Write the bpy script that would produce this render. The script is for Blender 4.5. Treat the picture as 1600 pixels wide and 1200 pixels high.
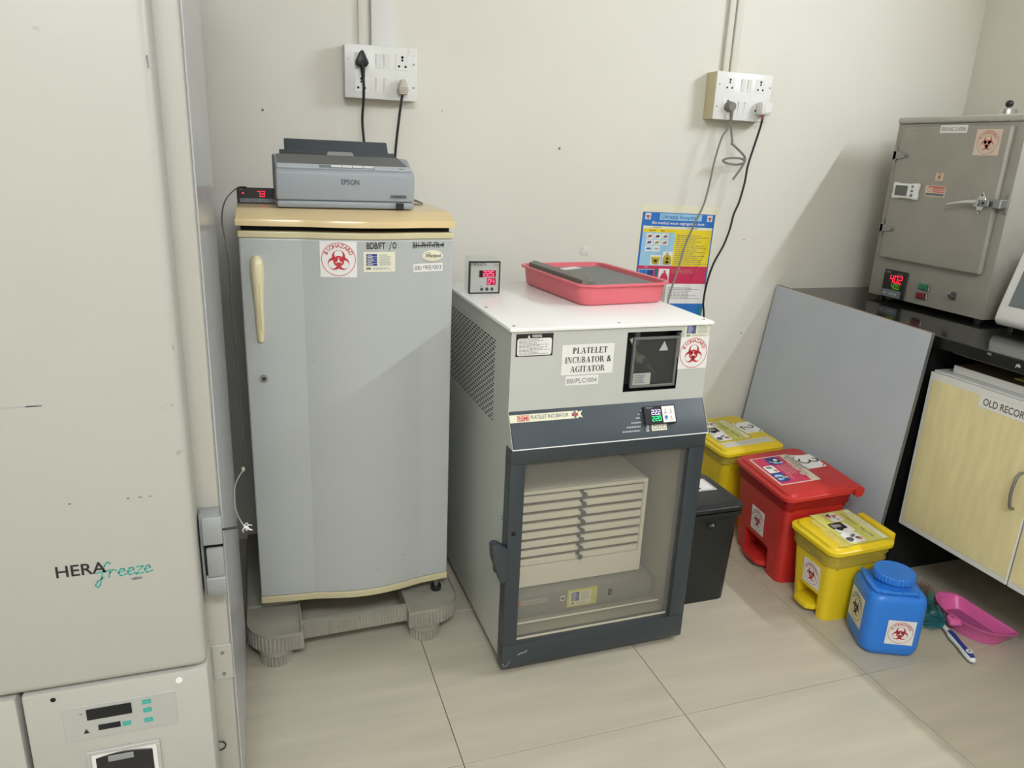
import bpy, bmesh, math, random
from mathutils import Vector, Matrix
random.seed(7)
for o in list(bpy.data.objects): bpy.data.objects.remove(o, do_unlink=True)
scene = bpy.context.scene
C = scene.collection
PI = math.pi
sin, cos = math.sin, math.cos

# ------------------------------------------------------------------ camera
F_PX = 1165.9
yaw, pitch, roll, cam_h = 0.337661, 0.300347, 0.0450867, 1.386445
cyw, syw, cp, sp = cos(yaw), sin(yaw), cos(pitch), sin(pitch)
Fv = Vector((syw*cp, cyw*cp, -sp)); Rv = Vector((cyw, -syw, 0)); Uv = Rv.cross(Fv)
R2 = Rv*cos(roll) + Uv*sin(roll); U2 = Uv*cos(roll) - Rv*sin(roll)
cam_data = bpy.data.cameras.new('camera'); cam = bpy.data.objects.new('camera', cam_data); C.objects.link(cam)
M = Matrix.Identity(4)
for i in range(3):
    M[i][0], M[i][1], M[i][2] = R2[i], U2[i], -Fv[i]
M[2][3] = cam_h
cam.matrix_world = M
cam_data.sensor_width = 36.0; cam_data.lens = 36.0*F_PX/1600.0
cam_data.clip_start = 0.05; cam_data.clip_end = 50
scene.camera = cam

# ------------------------------------------------------------------ world, lamps, exposure
w = bpy.data.worlds.new('world'); scene.world = w; w.use_nodes = True
w.node_tree.nodes['Background'].inputs[0].default_value = (0.9, 0.95, 1.0, 1)
w.node_tree.nodes['Background'].inputs[1].default_value = 0.1
vs = scene.view_settings
vs.view_transform = 'Standard'; vs.look = 'None'; vs.gamma = 1.0; vs.use_curve_mapping = False
vs.exposure = 0.0
def area_lamp(name, loc, direction, sx, sy, power, col):
    d = bpy.data.lights.new(name, 'AREA'); d.shape = 'RECTANGLE'; d.size = sx; d.size_y = sy
    d.energy = power; d.color = col
    o = bpy.data.objects.new(name, d); C.objects.link(o); o.location = loc
    o.rotation_euler = Vector(direction).to_track_quat('-Z', 'Y').to_euler()
    return o
KEY = area_lamp('wall_tube_lamp', (2.83, 0.90, 2.38), (-1, 0, -0.35), 1.2, 0.05, 34, (0.95, 1.0, 1.09))
FILL = area_lamp('fill_lamp', (0.05, -1.05, 2.88), (0, 0, -1), 1.2, 0.6, 78, (0.95, 1.0, 1.09))  # added fill light, no known source behind it

# ------------------------------------------------------------------ materials
def lin(c):
    out = []
    for v in c:
        v = v/255.0
        out.append(v/12.92 if v <= 0.04045 else ((v+0.055)/1.055)**2.4)
    return (*out, 1.0)
def mat(name, rgb, rough=0.5, metal=0.0, var=0.0, vscale=6.0, stretch=(1, 1, 1), bump=0.0, bscale=150.0,
        emit=0.0, spec=0.5, speck=None, alpha=None, coat=0.0):
    m = bpy.data.materials.new(name); m.use_nodes = True
    nt = m.node_tree; N = nt.nodes; L = nt.links
    b = N['Principled BSDF']
    b.inputs['Base Color'].default_value = lin(rgb)
    b.inputs['Roughness'].default_value = rough
    b.inputs['Metallic'].default_value = metal
    b.inputs['Specular IOR Level'].default_value = spec
    b.inputs['Coat Weight'].default_value = coat
    if emit:
        b.inputs['Emission Color'].default_value = lin(rgb); b.inputs['Emission Strength'].default_value = emit
    if alpha is not None: b.inputs['Alpha'].default_value = alpha
    tc = N.new('ShaderNodeTexCoord'); mp = N.new('ShaderNodeMapping'); mp.inputs['Scale'].default_value = stretch
    L.new(tc.outputs['Object'], mp.inputs['Vector'])
    last = None
    if var or speck:
        nz = N.new('ShaderNodeTexNoise'); nz.inputs['Scale'].default_value = vscale; nz.inputs['Detail'].default_value = 6
        L.new(mp.outputs['Vector'], nz.inputs['Vector'])
        cr = N.new('ShaderNodeValToRGB'); base = lin(rgb)
        cr.color_ramp.elements[0].position = 0.3; cr.color_ramp.elements[1].position = 0.72
        cr.color_ramp.elements[0].color = (*[c*(1-var) for c in base[:3]], 1)
        cr.color_ramp.elements[1].color = (*[min(1, c*(1+var)) for c in base[:3]], 1)
        L.new(nz.outputs['Fac'], cr.inputs['Fac']); last = cr.outputs['Color']
        if speck:
            col, thr, sc = speck
            n2 = N.new('ShaderNodeTexNoise'); n2.inputs['Scale'].default_value = sc; n2.inputs['Detail'].default_value = 3
            L.new(mp.outputs['Vector'], n2.inputs['Vector'])
            c2 = N.new('ShaderNodeValToRGB'); c2.color_ramp.elements[0].position = thr; c2.color_ramp.elements[1].position = thr+0.04
            L.new(n2.outputs['Fac'], c2.inputs['Fac'])
            mx = N.new('ShaderNodeMix'); mx.data_type = 'RGBA'
            L.new(c2.outputs['Color'], mx.inputs['Factor']); L.new(last, mx.inputs['A']); mx.inputs['B'].default_value = lin(col)
            last = mx.outputs['Result']
        L.new(last, b.inputs['Base Color'])
    if bump:
        nb = N.new('ShaderNodeTexNoise'); nb.inputs['Scale'].default_value = bscale; nb.inputs['Detail'].default_value = 4
        L.new(mp.outputs['Vector'], nb.inputs['Vector'])
        bp = N.new('ShaderNodeBump'); bp.inputs['Strength'].default_value = bump; bp.inputs['Distance'].default_value = 0.002
        L.new(nb.outputs['Fac'], bp.inputs['Height']); L.new(bp.outputs['Normal'], b.inputs['Normal'])
    return m
def glass(name, rgb, fac, rough=0.05):
    m = bpy.data.materials.new(name); m.use_nodes = True; nt = m.node_tree; N = nt.nodes; L = nt.links
    for n in list(N): N.remove(n)
    out = N.new('ShaderNodeOutputMaterial'); t = N.new('ShaderNodeBsdfTransparent'); p = N.new('ShaderNodeBsdfPrincipled')
    t.inputs['Color'].default_value = lin(rgb); p.inputs['Base Color'].default_value = lin(rgb)
    p.inputs['Roughness'].default_value = rough
    mx = N.new('ShaderNodeMixShader'); mx.inputs[0].default_value = fac
    L.new(t.outputs[0], mx.inputs[1]); L.new(p.outputs[0], mx.inputs[2]); L.new(mx.outputs[0], out.inputs[0])
    return m
X = {}
X['wall'] = mat('wall_paint', (218, 215, 204), 0.55, var=0.035, vscale=1.7, bump=0.12, bscale=60)
X['ceil'] = mat('ceiling_paint', (232, 228, 216), 0.8, var=0.01)
X['grout'] = mat('tile_joint', (112, 102, 86), 0.9, var=0.1, vscale=30)
X['tile'] = mat('vitrified_tile', (182, 174, 156), 0.28, var=0.10, vscale=5.0, stretch=(0.35, 3.0, 1), spec=0.4)
X['frz'] = mat('freezer_enamel', (172, 171, 162), 0.42, var=0.02, vscale=2.5, speck=((150, 146, 134), 0.735, 22))
X['frzbody'] = mat('freezer_body_beige', (172, 169, 158), 0.45, var=0.03, vscale=3)
X['frzside'] = mat('freezer_side_grey', (168, 170, 170), 0.22, var=0.04, vscale=5)
X['greyplastic'] = mat('mid_grey_plastic', (138, 140, 138), 0.45, var=0.03)
X['greylight'] = mat('light_grey_film', (170, 170, 164), 0.4, var=0.02)
X['black'] = mat('black_plastic', (26, 26, 27), 0.38, var=0.1)
X['blackhole'] = mat('dark_recess', (12, 12, 12), 0.9, var=0.1)
X['ink'] = mat('black_ink', (28, 26, 28), 0.6, var=0.05)
X['inkgrey'] = mat('grey_ink', (112, 112, 116), 0.7, var=0.05)
X['inkfaint'] = mat('faint_ink', (165, 168, 170), 0.7, var=0.05)
X['red_ink'] = mat('red_ink', (188, 44, 54), 0.6, var=0.04)
X['redfaint'] = mat('faded_red_ink', (196, 112, 104), 0.7, var=0.08, vscale=60)
X['teal'] = mat('teal_ink', (52, 164, 150), 0.6, var=0.04)
X['paper'] = mat('white_paper', (226, 224, 219), 0.6, var=0.02)
X['papercream'] = mat('cream_paper', (222, 218, 192), 0.6, var=0.03)
X['paperpink'] = mat('aged_sticker_paper', (214, 196, 178), 0.6, var=0.03)
X['navy'] = mat('navy_print', (46, 60, 130), 0.6, var=0.04)
X['fridge'] = mat('fridge_grey_enamel', (176, 179, 176), 0.30, var=0.02, vscale=2.5, speck=((140, 138, 126), 0.76, 30))
X['cream'] = mat('aged_cream_plastic', (214, 190, 142), 0.2, var=0.05, vscale=5)
X['cream2'] = mat('cream_trim', (200, 190, 152), 0.35, var=0.04, vscale=5)
X['creamhandle'] = mat('cream_handle_plastic', (216, 206, 166), 0.28, var=0.03)
X['stand'] = mat('dusty_grey_plastic', (150, 147, 134), 0.6, var=0.12, vscale=14)
X['chrome'] = mat('bright_metal', (200, 200, 202), 0.22, 1.0, var=0.05)
X['steel'] = mat('dull_zinc', (150, 152, 150), 0.38, 0.9, var=0.1, vscale=40)
X['printer'] = mat('printer_blue_grey', (152, 158, 163), 0.45, var=0.015)
X['printer2'] = mat('printer_top_pale_grey', (178, 184, 188), 0.42, var=0.015)
X['printdark'] = mat('printer_dark_cover', (92, 94, 94), 0.4, var=0.05)
X['printguide'] = mat('charcoal_plastic', (62, 68, 72), 0.5, var=0.08)
X['incwhite'] = mat('incubator_offwhite', (189, 191, 183), 0.4, var=0.025, vscale=4, speck=((176, 178, 166), 0.70, 9))
X['inctop'] = mat('incubator_top_white', (240, 239, 236), 0.28, var=0.015)
X['incdark'] = mat('slate_grey_enamel', (58, 67, 74), 0.38, var=0.04, vscale=6)
X['incdark2'] = mat('dark_slate_enamel', (52, 59, 63), 0.38, var=0.05, vscale=6)
X['incin'] = mat('liner_beige_grey', (150, 146, 134), 0.5, var=0.04)
X['agit'] = mat('agitator_ivory', (236, 234, 226), 0.45, var=0.02)
X['agitbase'] = mat('agitator_base_grey', (132, 131, 128), 0.4, var=0.03)
X['agitgap'] = mat('agitator_gap', (96, 88, 76), 0.7, var=0.1)
X['slot'] = mat('slot_dark', (22, 22, 22), 0.9, var=0.1)
X['recin'] = mat('recorder_interior', (58, 58, 56), 0.6, var=0.05)
X['recframe'] = mat('recorder_frame_grey', (104, 104, 101), 0.4, var=0.04)
X['pane'] = glass('door_pane_clear', (244, 242, 236), 0.07, 0.03)
X['smoky'] = glass('smoky_acrylic', (196, 196, 192), 0.07, 0.05)
X['clear'] = glass('clear_plastic', (244, 246, 244), 0.12, 0.05)
X['liner'] = glass('thin_plastic_bag', (220, 206, 90), 0.42, 0.3)
X['linerred'] = glass('thin_red_bag', (190, 40, 40), 0.45, 0.3)
X['pink'] = mat('coral_pink_plastic', (222, 108, 118), 0.35, var=0.03)
X['greysheet'] = mat('grey_sheet', (104, 108, 106), 0.45, var=0.05, vscale=12)
X['greybar'] = mat('grey_ribbed_plastic', (120, 120, 112), 0.5, var=0.06)
X['white'] = mat('white_plastic', (226, 226, 222), 0.32, var=0.01)
X['offwhite'] = mat('yellowed_box_side', (206, 196, 158), 0.5, var=0.03)
X['wiregrey'] = mat('dark_grey_wire', (72, 72, 66), 0.5, var=0.05)
X['plugbeige'] = mat('beige_plug', (192, 186, 172), 0.45, var=0.04)
X['cablegrey'] = mat('grey_cable', (122, 122, 114), 0.5, var=0.06)
X['cableblack'] = mat('black_cable', (30, 30, 31), 0.45, var=0.06)
X['copper'] = mat('copper_tip', (170, 96, 62), 0.4, 0.6, var=0.05)
X['blackbin'] = mat('black_bin_plastic', (30, 32, 32), 0.35, var=0.1, bump=0.05)
X['redbin'] = mat('red_bin_plastic', (190, 42, 38), 0.36, var=0.04, bump=0.04)
X['yelbin'] = mat('yellow_bin_plastic', (226, 196, 28), 0.38, var=0.05, bump=0.05)
X['blue'] = mat('blue_jerrycan_plastic', (44, 124, 218), 0.36, var=0.05, bump=0.05)
X['panpink'] = mat('orchid_pink_plastic', (226, 106, 168), 0.35, var=0.05)
X['panpurple'] = mat('translucent_pan_floor', (166, 84, 132), 0.35, var=0.05)
X['brushblue'] = mat('brush_handle_blue', (32, 56, 140), 0.35, var=0.04)
X['bteal'] = mat('teal_bristle', (30, 112, 122), 0.7, var=0.1)
X['bgreen'] = mat('green_bristle', (58, 104, 62), 0.7, var=0.1)
X['bbrown'] = mat('faded_brown_bristle', (112, 84, 70), 0.7, var=0.1)
X['board'] = mat('grey_laminate', (182, 188, 196), 0.5, var=0.03, vscale=7, bump=0.08, bscale=300)
X['boardedge'] = mat('raw_plywood_edge', (124, 96, 72), 0.8, var=0.12, vscale=60)
X['granite'] = mat('black_granite', (22, 23, 23), 0.09, var=0.25, vscale=90, speck=((70, 72, 70), 0.70, 240))
X['granitematte'] = mat('black_stone_matt', (16, 16, 16), 0.7, var=0.2, vscale=60)
X['lam'] = mat('pale_yellow_laminate', (228, 216, 164), 0.42, var=0.07, vscale=9, stretch=(1, 4, 0.7))
X['carcass'] = mat('white_carcass', (220,220,214), 0.45, var=0.03)
X['brownply'] = mat('brown_board_top', (122, 104, 84), 0.6, var=0.1)
X['oven'] = mat('taupe_hammered_enamel', (152, 149, 139), 0.42, var=0.05, vscale=12, bump=0.15, bscale=260)
X['oventop'] = mat('oven_top_strip', (176,174,164), 0.4, var=0.04)
X['devgrey'] = mat('device_grey_panel', (112, 120, 124), 0.4, var=0.03)
X['darkgrey'] = mat('dark_grey_plastic', (74, 78, 82), 0.45, var=0.04)
X['led_red'] = mat('red_led', (255, 40, 70), 0.5, emit=1.3, var=0.0)
X['led_pink'] = mat('pink_red_led', (255, 96, 140), 0.5, emit=1.5)
X['led_bg'] = mat('red_led_window', (130, 8, 36), 0.3, emit=0.25)
X['led_green'] = mat('green_led', (40, 255, 150), 0.5, emit=1.1)
X['led_lime'] = mat('dim_green_led', (96, 170, 30), 0.5, emit=0.5)
X['led_white'] = mat('white_led', (226, 204, 255), 0.5, emit=1.3)
X['btngreen'] = mat('green_button', (30, 116, 84), 0.35, var=0.04)
X['btnred'] = mat('red_button', (120, 26, 30), 0.35, var=0.04)
X['lcd'] = mat('grey_lcd', (92, 96, 92), 0.2, var=0.04)
X['p_blue'] = mat('poster_blue', (44, 110, 186), 0.4, var=0.03)
X['p_sky'] = mat('poster_sky_blue', (150, 196, 222), 0.4, var=0.03)
X['p_yellow'] = mat('poster_yellow', (228, 204, 44), 0.4, var=0.03)
X['p_red'] = mat('poster_crimson', (196, 48, 84), 0.4, var=0.03)
X['p_olive'] = mat('poster_olive', (178, 160, 50), 0.4, var=0.1, vscale=60)
X['p_green'] = mat('poster_green', (20, 130, 110), 0.4, var=0.03)
X['lab_yel'] = mat('label_pale_green_yellow', (204, 202, 104), 0.45, var=0.08, vscale=30)
X['tape'] = mat('matt_tape', (206, 202, 190), 0.5, var=0.04)
X['tapeold'] = mat('tape_residue', (206, 188, 88), 0.6, var=0.12, vscale=40)
X['tube'] = mat('lamp_tube', (255, 250, 238), 0.5, emit=3.0)

# ------------------------------------------------------------------ geometry helpers
class G:
    def __init__(s): s.v = []; s.f = []; s.m = []; s.mats = []
    def mi(s, name):
        if name not in s.mats: s.mats.append(name)
        return s.mats.index(name)
    def add(s, vs_, fs_, m):
        b = len(s.v); k = s.mi(m)
        s.v.extend([tuple(v) for v in vs_])
        for f in fs_: s.f.append([b+i for i in f]); s.m.append(k)
        return s
    def _bm(s, bm, m):
        bm.verts.index_update()
        s.add([v.co[:] for v in bm.verts], [[v.index for v in f.verts] for f in bm.faces], m); bm.free(); return s
    def solid(s, vs_, fs_, m, r=0.0, seg=2, xf=None, ang=25):
        bm = bmesh.new(); V = [bm.verts.new(v) for v in vs_]
        for f in fs_: bm.faces.new([V[i] for i in f])
        bmesh.ops.recalc_face_normals(bm, faces=bm.faces)
        if r > 0:
            ed = [e for e in bm.edges if len(e.link_faces) == 2 and e.calc_face_angle(0) > math.radians(ang)]
            bmesh.ops.bevel(bm, geom=ed, offset=r, segments=seg, affect='EDGES', profile=0.5, clamp_overlap=True)
        if xf is not None: bmesh.ops.transform(bm, matrix=xf, verts=bm.verts)
        return s._bm(bm, m)
    def box(s, a, b, m, r=0.0, seg=2, xf=None):
        x0, y0, z0 = a; x1, y1, z1 = b
        v = [(x0, y0, z0), (x1, y0, z0), (x1, y1, z0), (x0, y1, z0), (x0, y0, z1), (x1, y0, z1), (x1, y1, z1), (x0, y1, z1)]
        f = [(0, 3, 2, 1), (4, 5, 6, 7), (0, 1, 5, 4), (1, 2, 6, 5), (2, 3, 7, 6), (3, 0, 4, 7)]
        return s.solid(v, f, m, r, seg, xf)
    def prism(s, pts, lo, hi, axis, m, r=0.0, seg=2, xf=None, ang=25):
        n = len(pts)
        def P(p, t): return {'x': (t, p[0], p[1]), 'y': (p[0], t, p[1]), 'z': (p[0], p[1], t)}[axis]
        v = [P(p, lo) for p in pts]+[P(p, hi) for p in pts]
        f = [list(range(n))[::-1], list(range(n, 2*n))]+[(i, (i+1) % n, n+(i+1) % n, n+i) for i in range(n)]
        return s.solid(v, f, m, r, seg, xf, ang)
    def loft(s, rings, m, cap0=True, cap1=True, closed=True):
        n = len(rings[0]); v = [p for r_ in rings for p in r_]; f = []
        for k in range(len(rings)-1):
            for i in range(n if closed else n-1):
                j = (i+1) % n
                f.append((k*n+i, k*n+j, (k+1)*n+j, (k+1)*n+i))
        if cap0: f.append(list(range(n))[::-1])
        if cap1: f.append([(len(rings)-1)*n+i for i in range(n)])
        return s.add(v, f, m)
    def cyl(s, p0, p1, r0, m, r1=None, n=20, caps=True):
        p0 = Vector(p0); p1 = Vector(p1); r1 = r0 if r1 is None else r1
        d = (p1-p0).normalized(); a = d.orthogonal().normalized(); b = d.cross(a)
        rings = []
        for p, r in ((p0, r0), (p1, r1)):
            rings.append([tuple(p+a*(r*cos(2*PI*i/n))+b*(r*sin(2*PI*i/n))) for i in range(n)])
        return s.loft(rings, m, caps, caps)
    def lathe(s, prof, c, m, n=24, axis='z'):
        rings = []
        for r, h in prof:
            ring = []
            for i in range(n):
                a = 2*PI*i/n; u, w_ = r*cos(a), r*sin(a)
                ring.append({'z': (c[0]+u, c[1]+w_, c[2]+h), 'x': (c[0]+h, c[1]+u, c[2]+w_), 'y': (c[0]+u, c[1]+h, c[2]+w_)}[axis])
            rings.append(ring)
        return s.loft(rings, m)
    def tube(s, pts, r, m, n=8, sub=5, taper=None):
        P = [Vector(p) for p in pts]; Q = []
        if sub > 1 and len(P) > 2:
            for i in range(len(P)-1):
                p0 = P[max(i-1, 0)]; p1 = P[i]; p2 = P[i+1]; p3 = P[min(i+2, len(P)-1)]
                for k in range(sub):
                    t = k/sub
                    Q.append(0.5*((2*p1)+(p2-p0)*t+(2*p0-5*p1+4*p2-p3)*t*t+(3*p1-p0-3*p2+p3)*t**3))
            Q.append(P[-1])
        else: Q = P
        rings = []; ref = None
        for i, q in enumerate(Q):
            d = (Q[min(i+1, len(Q)-1)]-Q[max(i-1, 0)])
            d = d.normalized() if d.length > 1e-9 else Vector((0, 0, 1))
            if ref is None: ref = d.orthogonal().normalized()
            a = (ref-d*ref.dot(d)); a = a.normalized() if a.length > 1e-6 else d.orthogonal().normalized(); ref = a
            b = d.cross(a); rr = r if taper is None else r*taper(i/(len(Q)-1))
            rings.append([tuple(q+a*(rr*cos(2*PI*k/n))+b*(rr*sin(2*PI*k/n))) for k in range(n)])
        return s.loft(rings, m)
    def sphere(s, c, r, m, n=14, sz=1.0):
        k = n//2
        prof = [(max(1e-4, r*sin(PI*i/k)), -r*sz*cos(PI*i/k)) for i in range(k+1)]
        return s.lathe(prof, c, m, n)
    def build(s, name, parent=None, world=True, kind=None, label=None, angle=32, flat=False):
        vs_ = s.v
        if parent is not None and world:
            inv = parent_matrix(parent).inverted()
            vs_ = [tuple(inv @ Vector(v)) for v in s.v]
        me = bpy.data.meshes.new(name); me.from_pydata(vs_, [], s.f)
        for k in s.mats: me.materials.append(X[k])
        for p, k in zip(me.polygons, s.m): p.material_index = k
        if not flat:
            bm = bmesh.new(); bm.from_mesh(me); bmesh.ops.recalc_face_normals(bm, faces=bm.faces); bm.to_mesh(me); bm.free()
            for p in me.polygons: p.use_smooth = True
            me.set_sharp_from_angle(angle=math.radians(angle))
        me.update()
        o = bpy.data.objects.new(name, me); C.objects.link(o)
        if parent is not None: o.parent = parent
        if kind: o['kind'] = kind
        if label: o['label'] = label
        return o
def parent_matrix(o):
    while o.parent is not None: o = o.parent
    return Matrix.Translation(o.location) @ o.rotation_euler.to_matrix().to_4x4()
def thing(name, label, cat, loc=(0, 0, 0), rz=0.0, group=None):
    o = bpy.data.objects.new(name, None); C.objects.link(o); o.location = loc; o.rotation_euler = (0, 0, rz)
    o.empty_display_size = 0.05
    o['label'] = label; o['category'] = cat
    if group: o['group'] = group
    return o
def tag(o, label, cat, group=None):
    o['label'] = label; o['category'] = cat
    if group: o['group'] = group
    return o
def rrect(w_, d_, r, n=5, cx=0.0, cy=0.0):
    pts = []
    for sx, sy, a0 in ((1, 1, 0), (-1, 1, 90), (-1, -1, 180), (1, -1, 270)):
        for i in range(n+1):
            a = math.radians(a0+90*i/n)
            pts.append((cx+sx*(w_/2-r)+r*cos(a), cy+sy*(d_/2-r)+r*sin(a)))
    return pts
def at_z(pts, z): return [(p[0], p[1], z) for p in pts]

# ---- flat print on a surface: paper, letters, digits
_tc = {}
def text_geo(s, bold=0.0):
    key = (s, bold)
    if key in _tc: return _tc[key]
    cu = bpy.data.curves.new('t', 'FONT'); cu.body = s; cu.size = 1.0; cu.offset = bold; cu.resolution_u = 3
    ob = bpy.data.objects.new('t', cu); C.objects.link(ob)
    dg = bpy.context.evaluated_depsgraph_get(); ev = ob.evaluated_get(dg); me = ev.to_mesh()
    v = [(q.co.x, q.co.y) for q in me.vertices]; f = [list(p.vertices) for p in me.polygons]
    ev.to_mesh_clear(); bpy.data.objects.remove(ob); bpy.data.curves.remove(cu)
    if not v: v = [(0, 0)]
    x0 = min(q[0] for q in v); x1 = max(q[0] for q in v); y0 = min(q[1] for q in v); y1 = max(q[1] for q in v)
    _tc[key] = (v, f, x0, x1, y0, y1); return _tc[key]
SEG = {'0': 'abcdef', '1': 'bc', '2': 'abged', '3': 'abgcd', '4': 'fgbc', '5': 'afgcd', '6': 'afgedc', '7': 'abc', '8': 'abcdefg', '9': 'abcdfg'}
class Print(G):
    def __init__(s, org=None, ux=None, uy=None, fn=None, dz=0.0005):
        super().__init__()
        if fn is None:
            o = Vector(org); a = Vector(ux).normalized(); b = Vector(uy).normalized(); nn = a.cross(b)
            fn = lambda x, y, k: tuple(o+a*x+b*y+nn*(dz*k))
        s.fn = fn
    def pl(s, pts, m, k=2):
        return s.add([s.fn(x, y, k) for x, y in pts], [list(range(len(pts)))], m)
    def rect(s, x0, y0, x1, y1, m, k=2, nx=1):
        for i in range(nx):
            a = x0+(x1-x0)*i/nx; b = x0+(x1-x0)*(i+1)/nx
            s.pl([(a, y0), (b, y0), (b, y1), (a, y1)], m, k)
        return s
    def sheet(s, x0, y0, x1, y1, m, nx=1):           # paper with a real (thin) edge
        s.rect(x0, y0, x1, y1, m, 1, nx)
        for (a, b), (c, d) in (((x0, y0), (x1, y0)), ((x1, y0), (x1, y1)), ((x1, y1), (x0, y1)), ((x0, y1), (x0, y0))):
            s.add([s.fn(a, b, 0), s.fn(c, d, 0), s.fn(c, d, 1), s.fn(a, b, 1)], [(0, 1, 2, 3)], m)
        return s
    def disc(s, cx, cy, r, m, k=2, n=24, ry=None):
        ry = r if ry is None else ry
        return s.pl([(cx+r*cos(2*PI*i/n), cy+ry*sin(2*PI*i/n)) for i in range(n)], m, k)
    def ring(s, cx, cy, r0, r1, m, k=2, a0=0, a1=360, n=40, sx=1.0):
        for i in range(n):
            a = math.radians(a0+(a1-a0)*i/n); b = math.radians(a0+(a1-a0)*(i+1)/n)
            s.pl([(cx+sx*r0*cos(a), cy+r0*sin(a)), (cx+sx*r1*cos(a), cy+r1*sin(a)), (cx+sx*r1*cos(b), cy+r1*sin(b)), (cx+sx*r0*cos(b), cy+r0*sin(b))], m, k)
        return s
    def stroke(s, pts, w_, m, k=2):
        for (x0, y0), (x1, y1) in zip(pts[:-1], pts[1:]):
            L_ = math.hypot(x1-x0, y1-y0) or 1e-9; nx, ny = -(y1-y0)/L_*w_/2, (x1-x0)/L_*w_/2
            s.pl([(x0+nx, y0+ny), (x0-nx, y0-ny), (x1-nx, y1-ny), (x1+nx, y1+ny)], m, k)
        for x, y in pts: s.disc(x, y, w_/2, m, k, 8)
        return s
    def text(s, t, x, y, h, m, k=2, w_=None, bold=0.0, align='c', shear=0.0):
        v, f, x0, x1, y0, y1 = text_geo(t, bold)
        sy = h/0.69; sx = sy if w_ is None else w_/max(1e-6, x1-x0)
        wid = (x1-x0)*sx; ox = x-(wid/2 if align == 'c' else 0 if align == 'l' else wid)
        return s.add([s.fn(ox+(q[0]-x0)*sx+shear*q[1]*sy, y+q[1]*sy, k) for q in v], f, m)
    def arctext(s, t, cx, cy, r, h, m, a0, a1, k=2, bold=0.0):
        n = len(t)
        for i, ch in enumerate(t):
            a = math.radians(a0+(a1-a0)*i/(n-1)); v, f, x0, x1, y0, y1 = text_geo(ch, bold)
            sc = h/0.69; th = a-PI/2; mx = (x0+x1)/2
            pts = []
            for q in v:
                lx, ly = (q[0]-mx)*sc, q[1]*sc+r
                pts.append(s.fn(cx+lx*cos(th)-ly*sin(th), cy+lx*sin(th)+ly*cos(th), k))
            s.add(pts, f, m)
        return s
    def lines(s, x0, y0, x1, y1, n, m, k=2, seed=1, fill=0.55):   # rows of small print
        rg = random.Random(seed); dy = (y1-y0)/n
        for i in range(n):
            y = y1-(i+0.5)*dy; x = x0; e = x0+(x1-x0)*rg.uniform(0.55, 1.0)
            while x < e:
                L_ = rg.uniform(0.04, 0.14)*(x1-x0)
                s.rect(x, y-dy*fill/2, min(x+L_, e), y+dy*fill/2, m, k); x += L_+0.022*(x1-x0)
        return s
    def seg(s, t, x, y, h, m, k=3, slant=0.08):
        wd = h*0.52; th = h*0.115; cx = x
        for ch in t:
            if ch == '.':
                s.disc(cx-h*0.15, y, th*0.75, m, k, 8); continue
            q = {'a': ((0, h), (wd, h)), 'g': ((0, h/2), (wd, h/2)), 'd': ((0, 0), (wd, 0)), 'f': ((0, h/2), (0, h)), 'e': ((0, 0), (0, h/2)), 'b': ((wd, h/2), (wd, h)), 'c': ((wd, 0), (wd, h/2))}
            for sg in SEG[ch]:
                (ax, ay), (bx, by) = q[sg]
                s.stroke([(cx+ax+ay*slant, y+ay), (cx+bx+by*slant, y+by)], th, m, k)
            cx += wd+h*0.30
        return s
def biohazard(p, cx, cy, R, sym='red_ink', ring='red_ink', k=2, txt=True, scale=0.66, back='paper'):
    p.ring(cx, cy, R*0.965, R, ring, k, n=48)
    u = R*scale/26.0; oy = cy-0.10*R
    for th in (90, 210, 330):
        t = math.radians(th); d1, r1, d2, r2 = 11.0, 15.0, 15.8, 9.7
        d = d2-d1; a = (d*d+r1*r1-r2*r2)/(2*d); h = math.sqrt(max(0, r1*r1-a*a))
        A1 = math.atan2(h, a); A2 = math.atan2(h, a-d); pts = []
        quad = []
        n = 36
        for i in range(n+1):
            f = i/n; aa = A1+(2*PI-2*A1)*f; bb = A2+(2*PI-2*A2)*f
            quad.append(((d1+r1*cos(aa), r1*sin(aa)), (d2+r2*cos(bb), r2*sin(bb))))
        def W(q): return (cx+u*(q[0]*cos(t)-q[1]*sin(t)), oy+u*(q[0]*sin(t)+q[1]*cos(t)))
        for (o0, i0), (o1, i1) in zip(quad[:-1], quad[1:]): p.pl([W(o0), W(o1), W(i1), W(i0)], sym, k)
        p.pl([W((2.5, -0.9)), W((6, -0.9)), W((6, 0.9)), W((2.5, 0.9))], back, k+1)
        p.ring(cx, oy, u*8.3, u*12.6, sym, k, th-33, th+33, 10)
    p.disc(cx, oy, u*3.0, back, k+1, 14)
    if txt: p.arctext('BIOHAZARD', cx, cy, R*0.70, R*0.23, ring, 152, 28, k, 0.012)
def bio_sticker(parent, name, org, ux, uy, w_, h_, R, sym='red_ink', ring='red_ink', paper='paper', world=True, label=None, fn=None, nx=1, scale=0.66):
    p = Print(org, ux, uy, fn)
    p.sheet(0, 0, w_, h_, paper, nx); biohazard(p, w_/2, h_/2, R, sym, ring, back=paper, scale=scale)
    return p.build(name, parent, world, label=label, flat=True)
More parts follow.
